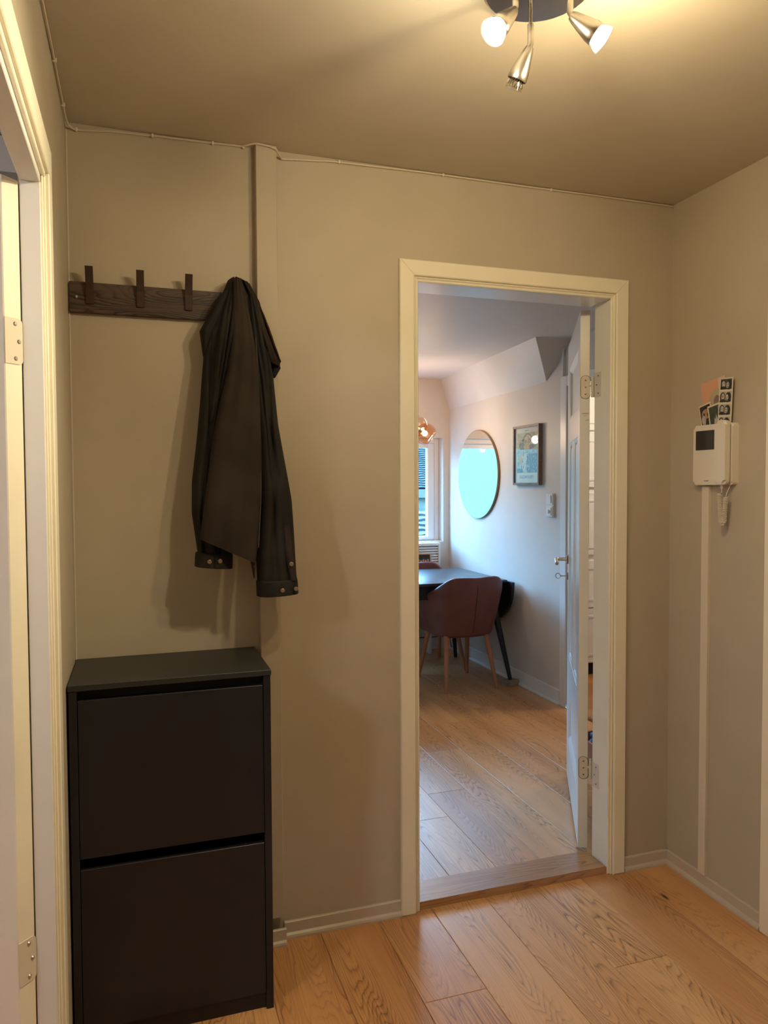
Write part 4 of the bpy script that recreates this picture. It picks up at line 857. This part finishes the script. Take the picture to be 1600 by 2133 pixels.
# ------------------------------------------------------------------ shell armchair
def make_chair(name, label, loc, rot, group):
    t = thing(name, label, 'chair', loc, (0, 0, rot), group)
    # plan path (x,y), back at -y, arms running to +y
    path = []
    for s in (-1, 1):
        pass
    raw = [(-0.262, 0.235), (-0.274, 0.12), (-0.276, 0.0), (-0.268, -0.10), (-0.240, -0.19), (-0.185, -0.245), (-0.10, -0.268), (0, -0.275), (0.10, -0.268), (0.185, -0.245), (0.240, -0.19), (0.268, -0.10), (0.276, 0.0), (0.274, 0.12), (0.262, 0.235)]
    top = [0.640, 0.655, 0.662, 0.690, 0.745, 0.786, 0.792, 0.788, 0.792, 0.786, 0.745, 0.690, 0.662, 0.655, 0.640]
    def cr(arr, u):
        n = len(arr)-1; f = u*n; i = min(int(f), n-1); t_ = f-i
        g = lambda k: Vector(arr[max(0, min(n, k))]) if not isinstance(arr[0], float) else Vector((arr[max(0, min(n, k))],)*3)
        p0, p1, p2, p3 = g(i-1), g(i), g(i+1), g(i+2)
        return 0.5*((2*p1)+(-p0+p2)*t_+(2*p0-5*p1+4*p2-p3)*t_*t_+(-p0+3*p1-3*p2+p3)*t_**3)
    nu, nv = 64, 16
    bm = new_bm(); G = []
    for i in range(nu+1):
        u = i/nu; p = cr(raw, u); zt_ = cr(top, u).x; row = []
        for j in range(nv+1):
            v = j/nv; zb = 0.372+0.045*max(0.0, (p.y+0.02)/0.25)
            z = zb+(zt_-zb)*v
            zz = (z-0.37)/0.42
            k = 0.76+0.24*min(1, zz*1.25)**0.75+0.02*zz
            lean = -0.015*zz
            if j == nv: pass
            row.append(bm.verts.new((p.x*k*(1.0 if zz < 0.75 else 1-0.10*(zz-0.75)), p.y*k+lean-0.01, z)))
        G.append(row)
    for i in range(nu):
        for j in range(nv): bm.faces.new((G[i][j], G[i+1][j], G[i+1][j+1], G[i][j+1]))
    sh = obj('shell', bm, LEATHER, t, smooth=True)
    md = sh.modifiers.new('thick', 'SOLIDIFY'); md.thickness = 0.042; md.offset = -1
    md2 = sh.modifiers.new('round', 'BEVEL'); md2.width = 0.016; md2.segments = 3; md2.limit_method = 'ANGLE'; md2.angle_limit = math.radians(50)
    # seat cushion and underside
    bm = new_bm()
    def ring(sc1, z, dy=0.0, yf=0.245):
        pts = [(-0.235*sc1, yf), (-0.245*sc1, 0.0), (-0.215*sc1, -0.15), (-0.12*sc1, -0.225*sc1), (0, -0.24*sc1), (0.12*sc1, -0.225*sc1), (0.215*sc1, -0.15), (0.245*sc1, 0.0), (0.235*sc1, yf)]
        return [bm.verts.new((x, y+dy, z)) for x, y in pts]
    R_ = [ring(0.80, 0.362), ring(0.86, 0.380), ring(0.93, 0.42), ring(0.97, 0.462), ring(0.90, 0.482)]
    for a, b in zip(R_, R_[1:]):
        for k in range(9): bm.faces.new((a[k], a[(k+1) % 9], b[(k+1) % 9], b[k]))
    bm.faces.new(R_[0]); bm.faces.new(R_[-1][::-1])
    obj('seat', bm, LEATHER, t, auto=50)
    # centre back seam
    pts = []
    for j in range(1, nv-1):
        z = 0.372+(0.788-0.372)*j/nv; zz = (z-0.37)/0.42; k = 0.76+0.24*min(1, zz*1.25)**0.75+0.02*zz
        pts.append((0.0, -0.275*k-0.015*zz-0.0115, z))
    tube('back_seam', pts, 0.0018, LEATHERD, t, 6)
    for (xa, ya, xb, yb) in ((-0.165, -0.150, -0.205, -0.235), (0.145, -0.150, 0.180, -0.250), (0.150, 0.14, 0.182, 0.205), (-0.165, 0.14, -0.205, 0.24)):
        tube('leg', [(xa, ya, 0.375), (xb, yb, 0.0)], [0.0185, 0.0125], BEECH, t, 14)
    return t
ch = make_chair('armchair', 'maroon leather shell armchair with wooden legs at the near side of the table', (1.728, 2.598, 0), math.radians(3), 'leather armchairs around the table')
def copy_tree(o, parent=None):
    c = o.copy(); COL.objects.link(c)
    if parent is not None: c.parent = parent
    for k in list(o.children): copy_tree(k, c)
    return c
c2_ = copy_tree(ch); c2_.location = (1.70, 3.105, 0); c2_.rotation_euler = (0, 0, math.radians(182)); tag(c2_, 'leather armchair on the window side, only its back edge showing above the tabletop')

# ------------------------------------------------------------------ radiator, photo, window sill things
rd = thing('radiator', 'white ribbed convector under the dining room window', 'radiator', (1.55, 3.60, 0.0))
box('radiator_frame', -0.45, -0.43, -0.035, 0.035, 0.22, 0.93, WHITE2, rd, 0.003); box('radiator_frame', 0.43, 0.45, -0.035, 0.035, 0.22, 0.93, WHITE2, rd, 0.003)
box('radiator_frame', -0.43, 0.43, -0.035, 0.035, 0.905, 0.93, WHITE2, rd, 0.003); box('radiator_core', -0.43, 0.43, 0.0, 0.035, 0.24, 0.905, WHITE2, rd)
for k in range(30):
    z = 0.245+0.022*k
    o = box('slat', -0.43, 0.43, -0.026, -0.004, z, z+0.013, WHITE2, rd, 0.0) if k == 0 else None
    if o is None:
        o = slat0.copy(); COL.objects.link(o); o.location.z = z+0.0065
    else: slat0 = o
box('foot', -0.36, -0.33, -0.03, 0.03, 0, 0.22, WHITE2, rd); box('foot', 0.33, 0.36, -0.03, 0.03, 0, 0.22, WHITE2, rd)
sh_ = thing('console_shelf', 'narrow white shelf in front of the radiator, mostly hidden by the far armchair', 'shelf', (1.60, 3.525, 0))
box('shelf_board', -0.35, 0.30, -0.03, 0.03, 0.735, 0.755, WHITE2, sh_, 0.002)
for x in (-0.33, 0.28): box('leg', x-0.012, x+0.012, -0.025, 0.025, 0, 0.735, WHITE2, sh_)
ph_ = thing('framed_photo', 'small wood framed group photo standing before the window', 'photo frame', (1.815, 3.52, 0.755), (math.radians(-6), 0, math.radians(-8)))
fbx = paint('pale_wood_frame', (0.50, 0.30, 0.20), 0.5, 0.1, 0)
for q in ((-0.075, -0.066, 0, 0.092), (0.066, 0.075, 0, 0.092), (-0.066, 0.066, 0.083, 0.092), (-0.066, 0.066, 0, 0.009)): box('frame_bar', q[0], q[1], -0.006, 0.006, q[2], q[3], fbx, ph_)
box('photo', -0.066, 0.066, 0.0, 0.003, 0.009, 0.083, PHD, ph_)
bm = new_bm()
for k in range(6): f = bm.faces.new([bm.verts.new((x, -0.0006, z)) for x, z in disc_poly(-0.05+0.02*k, 0.030+0.006*(k % 2), 0.008, 0.011, 12)])
for k in range(5): f = bm.faces.new([bm.verts.new((x, -0.0010, z)) for x, z in rect(-0.052+0.022*k, -0.040+0.022*k, 0.009, 0.020)])
me = bpy.data.meshes.new('photo_print'); bm.to_mesh(me); bm.free(); me.materials.append(SKIN); link(bpy.data.objects.new('photo_print', me), ph_)
tag(tube('floor_cable', [(0.9, Y2-0.03, 0.105), (1.4, Y2-0.028, 0.104), (1.75, Y2-0.03, 0.112), (1.95, Y2-0.025, 0.106), (2.06, Y2-0.03, 0.11), (2.10, Y2-0.08, 0.10), (2.11, Y2-0.09, 0.02)], 0.004, BLACKW, None, 6), 'thin dark cable lying along the baseboard below the window', 'cable')

# ------------------------------------------------------------------ pendant cluster with amber globes
pd = thing('pendant_lamp', 'pendant lamp of smoked glass globes glowing above the dining table', 'pendant lamp', (1.42, 2.95, H2))
lathe('canopy', [(0, 0), (0.06, 0), (0.06, -0.015), (0.05, -0.022), (0, -0.022)], DKSTEEL, pd, 24)
tube('rod', [(0, 0, -0.02), (0, 0, -0.52)], 0.006, DKSTEEL, pd, 10)
def globe(c, aim, power):
    c = Vector(c); d = Vector(aim).normalized(); q = d.to_track_quat('Z', 'Y').to_euler()
    arm = tube('arm', [(0, 0, -0.49), tuple((Vector((0, 0, -0.49))+c-d*0.075)/2+Vector((0, 0, -0.01))), tuple(c-d*0.075)], 0.005, DKSTEEL, pd, 8)
    so = lathe('socket', [(0, -0.085), (0.016, -0.083), (0.018, -0.045), (0.012, -0.035), (0, -0.035)], DKSTEEL, pd, 16, tuple(c), q)
    R0 = 0.082; prof = [(R0*math.sin(a), -R0*math.cos(a)) for a in [0.2+(2.25-0.2)*k/16 for k in range(17)]]
    g = lathe('glass_globe', prof, AMBER, pd, 32, tuple(c), q, auto=60)
    lathe('globe_rim', [(prof[-1][0]-0.001, prof[-1][1]-0.001), (prof[-1][0]+0.0012, prof[-1][1]), (prof[-1][0]-0.001, prof[-1][1]+0.001), (prof[-1][0]-0.001, prof[-1][1]-0.001)], CHROME, g, 32)
    lathe('bulb', [(0.0001+0.022*math.sin(a), -0.022*math.cos(a)) for a in [PI*k/10 for k in range(11)]], LIT_P, g, 16, (0, 0, -0.012))
    lamp('pendant_bulb_glow', Vector(pd.location)+c+d*0.045, COL_P, power, 0.03)
    return g
globe((0.205, 0.0, -0.525), (0.80, -0.15, -0.62), P_PEND)
globe((0.120, -0.02, -0.465), (0.25, -0.9, 0.15), P_PEND*0.6)
globe((-0.15, 0.05, -0.50), (-0.9, 0.2, -0.4), P_PEND*0.6)
globe((-0.02, 0.14, -0.53), (-0.2, 0.8, -0.6), P_PEND*0.6)

# ------------------------------------------------------------------ crate behind the door
cr8 = thing('storage_crate', 'low wooden crate on the floor glimpsed between door edge and jamb', 'crate', (1.89, 0.95, 0))
for a, b, c, d in ((-0.17, 0.17, -0.15, -0.138), (-0.17, 0.17, 0.138, 0.15), (-0.17, -0.158, -0.138, 0.138), (0.158, 0.17, -0.138, 0.138)): box('side_board', a, b, c, d, 0, 0.11, BEECH, cr8, 0.001)
box('bottom_board', -0.158, 0.158, -0.138, 0.138, 0, 0.01, BEECH, cr8)
bm = new_bm(); bmesh.ops.create_icosphere(bm, subdivisions=4, radius=1)
for v in bm.verts:
    n_ = math.sin(v.co.x*9+v.co.y*4)*0.10+math.sin(v.co.z*11+v.co.x*5)*0.08+math.sin(v.co.y*17)*0.05
    v.co = Vector((v.co.x*0.13, v.co.y*0.11, v.co.z*0.075))*(1+n_); v.co.z = max(v.co.z, -0.072)
tag(obj('cloth_bundle', bm, BLUEF, None, (1.89, 0.95, 0.085), smooth=True), 'crumpled blue cloth bundle lying in the crate behind the door', 'cloth')

kl = thing('kitchen_fill_lamp', 'added kitchen fill lamp, out of view behind the wall', 'ceiling light', (3.0, 1.6, H2))  # added lamp, brightens the kitchen seen past the door hinge
lathe('fill_diffuser', [(0.15, 0), (0.15, -0.03), (0.12, -0.06), (0, -0.07)], LIT_P, kl, 24)
lamp('kitchen_fill_glow', (3.0, 1.6, H2-0.14), (1.0, 0.85, 0.68), 22, 0.1)

# ------------------------------------------------------------------ outside: neighbouring houses
struct('ground', -150, 150, 4.2, 100, -6.1, -6.0, GROUND, 'street level far below the dining room window', 'ground')
bm = new_bm(); n_ = 60
for i in range(n_+1):
    x = -150+300*i/n_; zr_ = 24+9*math.sin(i*0.31)+4*math.sin(i*0.93+1)
    for v in ((x, 95, -6), (x, 110, zr_*0.55), (x, 130, zr_), (x, 170, zr_*0.7)): bm.verts.new(v)
bm.verts.ensure_lookup_table()
for i in range(n_):
    for k in range(3): bm.faces.new([bm.verts[4*i+k], bm.verts[4*i+4+k], bm.verts[4*i+5+k], bm.verts[4*i+1+k]])
tag(obj('hillside', bm, HILLM), 'dark wooded hillside behind the neighbouring roofs', 'hill', None, 'structure')
def house(name, label, x0, x1, y0, y1, zb, ze, zr, rows):
    """body with a tiled roof slope facing the window, eaves at ze, ridge at zr"""
    t = thing(name, label, 'house', ((x0+x1)/2, y0, -6.0)); oz = 6.0; ox = -(x0+x1)/2; hw = (x1-x0)/2
    bm = new_bm(); L = y1-y0
    add_box(bm, -hw, hw, 0, L, 0, ze+oz)
    obj('wall', bm, FACADE, t)
    bm = new_bm(); vs_ = [bm.verts.new(v) for v in ((-hw, 0.02, ze+oz+0.001), (hw, 0.02, ze+oz+0.001), (hw, L/2, zr+oz-0.05), (-hw, L/2, zr+oz-0.05), (-hw, L, ze+oz+0.001), (hw, L, ze+oz+0.001))]
    for f in ((0, 1, 2, 3), (3, 2, 5, 4), (0, 3, 4), (1, 5, 2), (0, 4, 5, 1)): bm.faces.new([vs_[i] for i in f])
    obj('roof_deck', bm, FASC, t)
    box('fascia', -hw-0.1, hw+0.1, -0.22, -0.16, ze+oz-0.18, ze+oz+0.02, FASC, t)
    # courses of wavy tiles, one mesh shared by all courses
    dy, dz = L/2+0.2, zr-ze; sl_ = math.hypot(dy, dz); cl = sl_/rows; ang = math.atan2(dz, dy)
    bm = new_bm(); n = int((x1-x0)/0.06); a_ = []; b_ = []
    for i in range(n+1):
        x = -hw+2*hw*i/n; wv = 0.022*abs(math.sin(PI*x/0.24))
        a_.append((bm.verts.new((x, 0, wv+0.035)), bm.verts.new((x, cl*1.08, wv)), bm.verts.new((x, 0, wv))))
    for i in range(n):
        bm.faces.new((a_[i][0], a_[i+1][0], a_[i+1][1], a_[i][1])); bm.faces.new((a_[i][2], a_[i+1][2], a_[i+1][0], a_[i][0]))
    first = obj('tile_course', bm, TILE, t, (0, -0.2, ze+oz+0.03), (ang, 0, 0), smooth=False)
    for k in range(1, rows):
        c = first.copy(); COL.objects.link(c); c.location = (0, -0.2+math.cos(ang)*cl*k, ze+oz+0.03+math.sin(ang)*cl*k)
    return t
house('neighbour_house', 'nearer tiled roof seen low in the window behind the radiator', 1.6, 12, 6.9, 11.0, -6, 0.30, 0.95, 10)
h2_ = house('neighbour_house', 'white house with slate blue tiled roof seen through the window', 3.2, 16, 14.2, 22.0, -6, 1.30, 3.4, 38)
box('wall_band', -6.41, 6.41, -0.04, 0, 6.78, 6.86, FASC, h2_)
t = thing('apartment_block', 'pale rendered building opposite, seen only in the round mirror', 'building', (-7.0, 15.0, -6.0))
box('wall', -9.5, 9.3, 0, 8, 0, 9.4, FACADE, t); box('ledge', -9.5, 9.3, -0.12, 0, 6.35, 6.5, FASC, t); box('cornice', -9.6, 9.4, -0.2, 0, 9.4, 9.55, FASC, t)
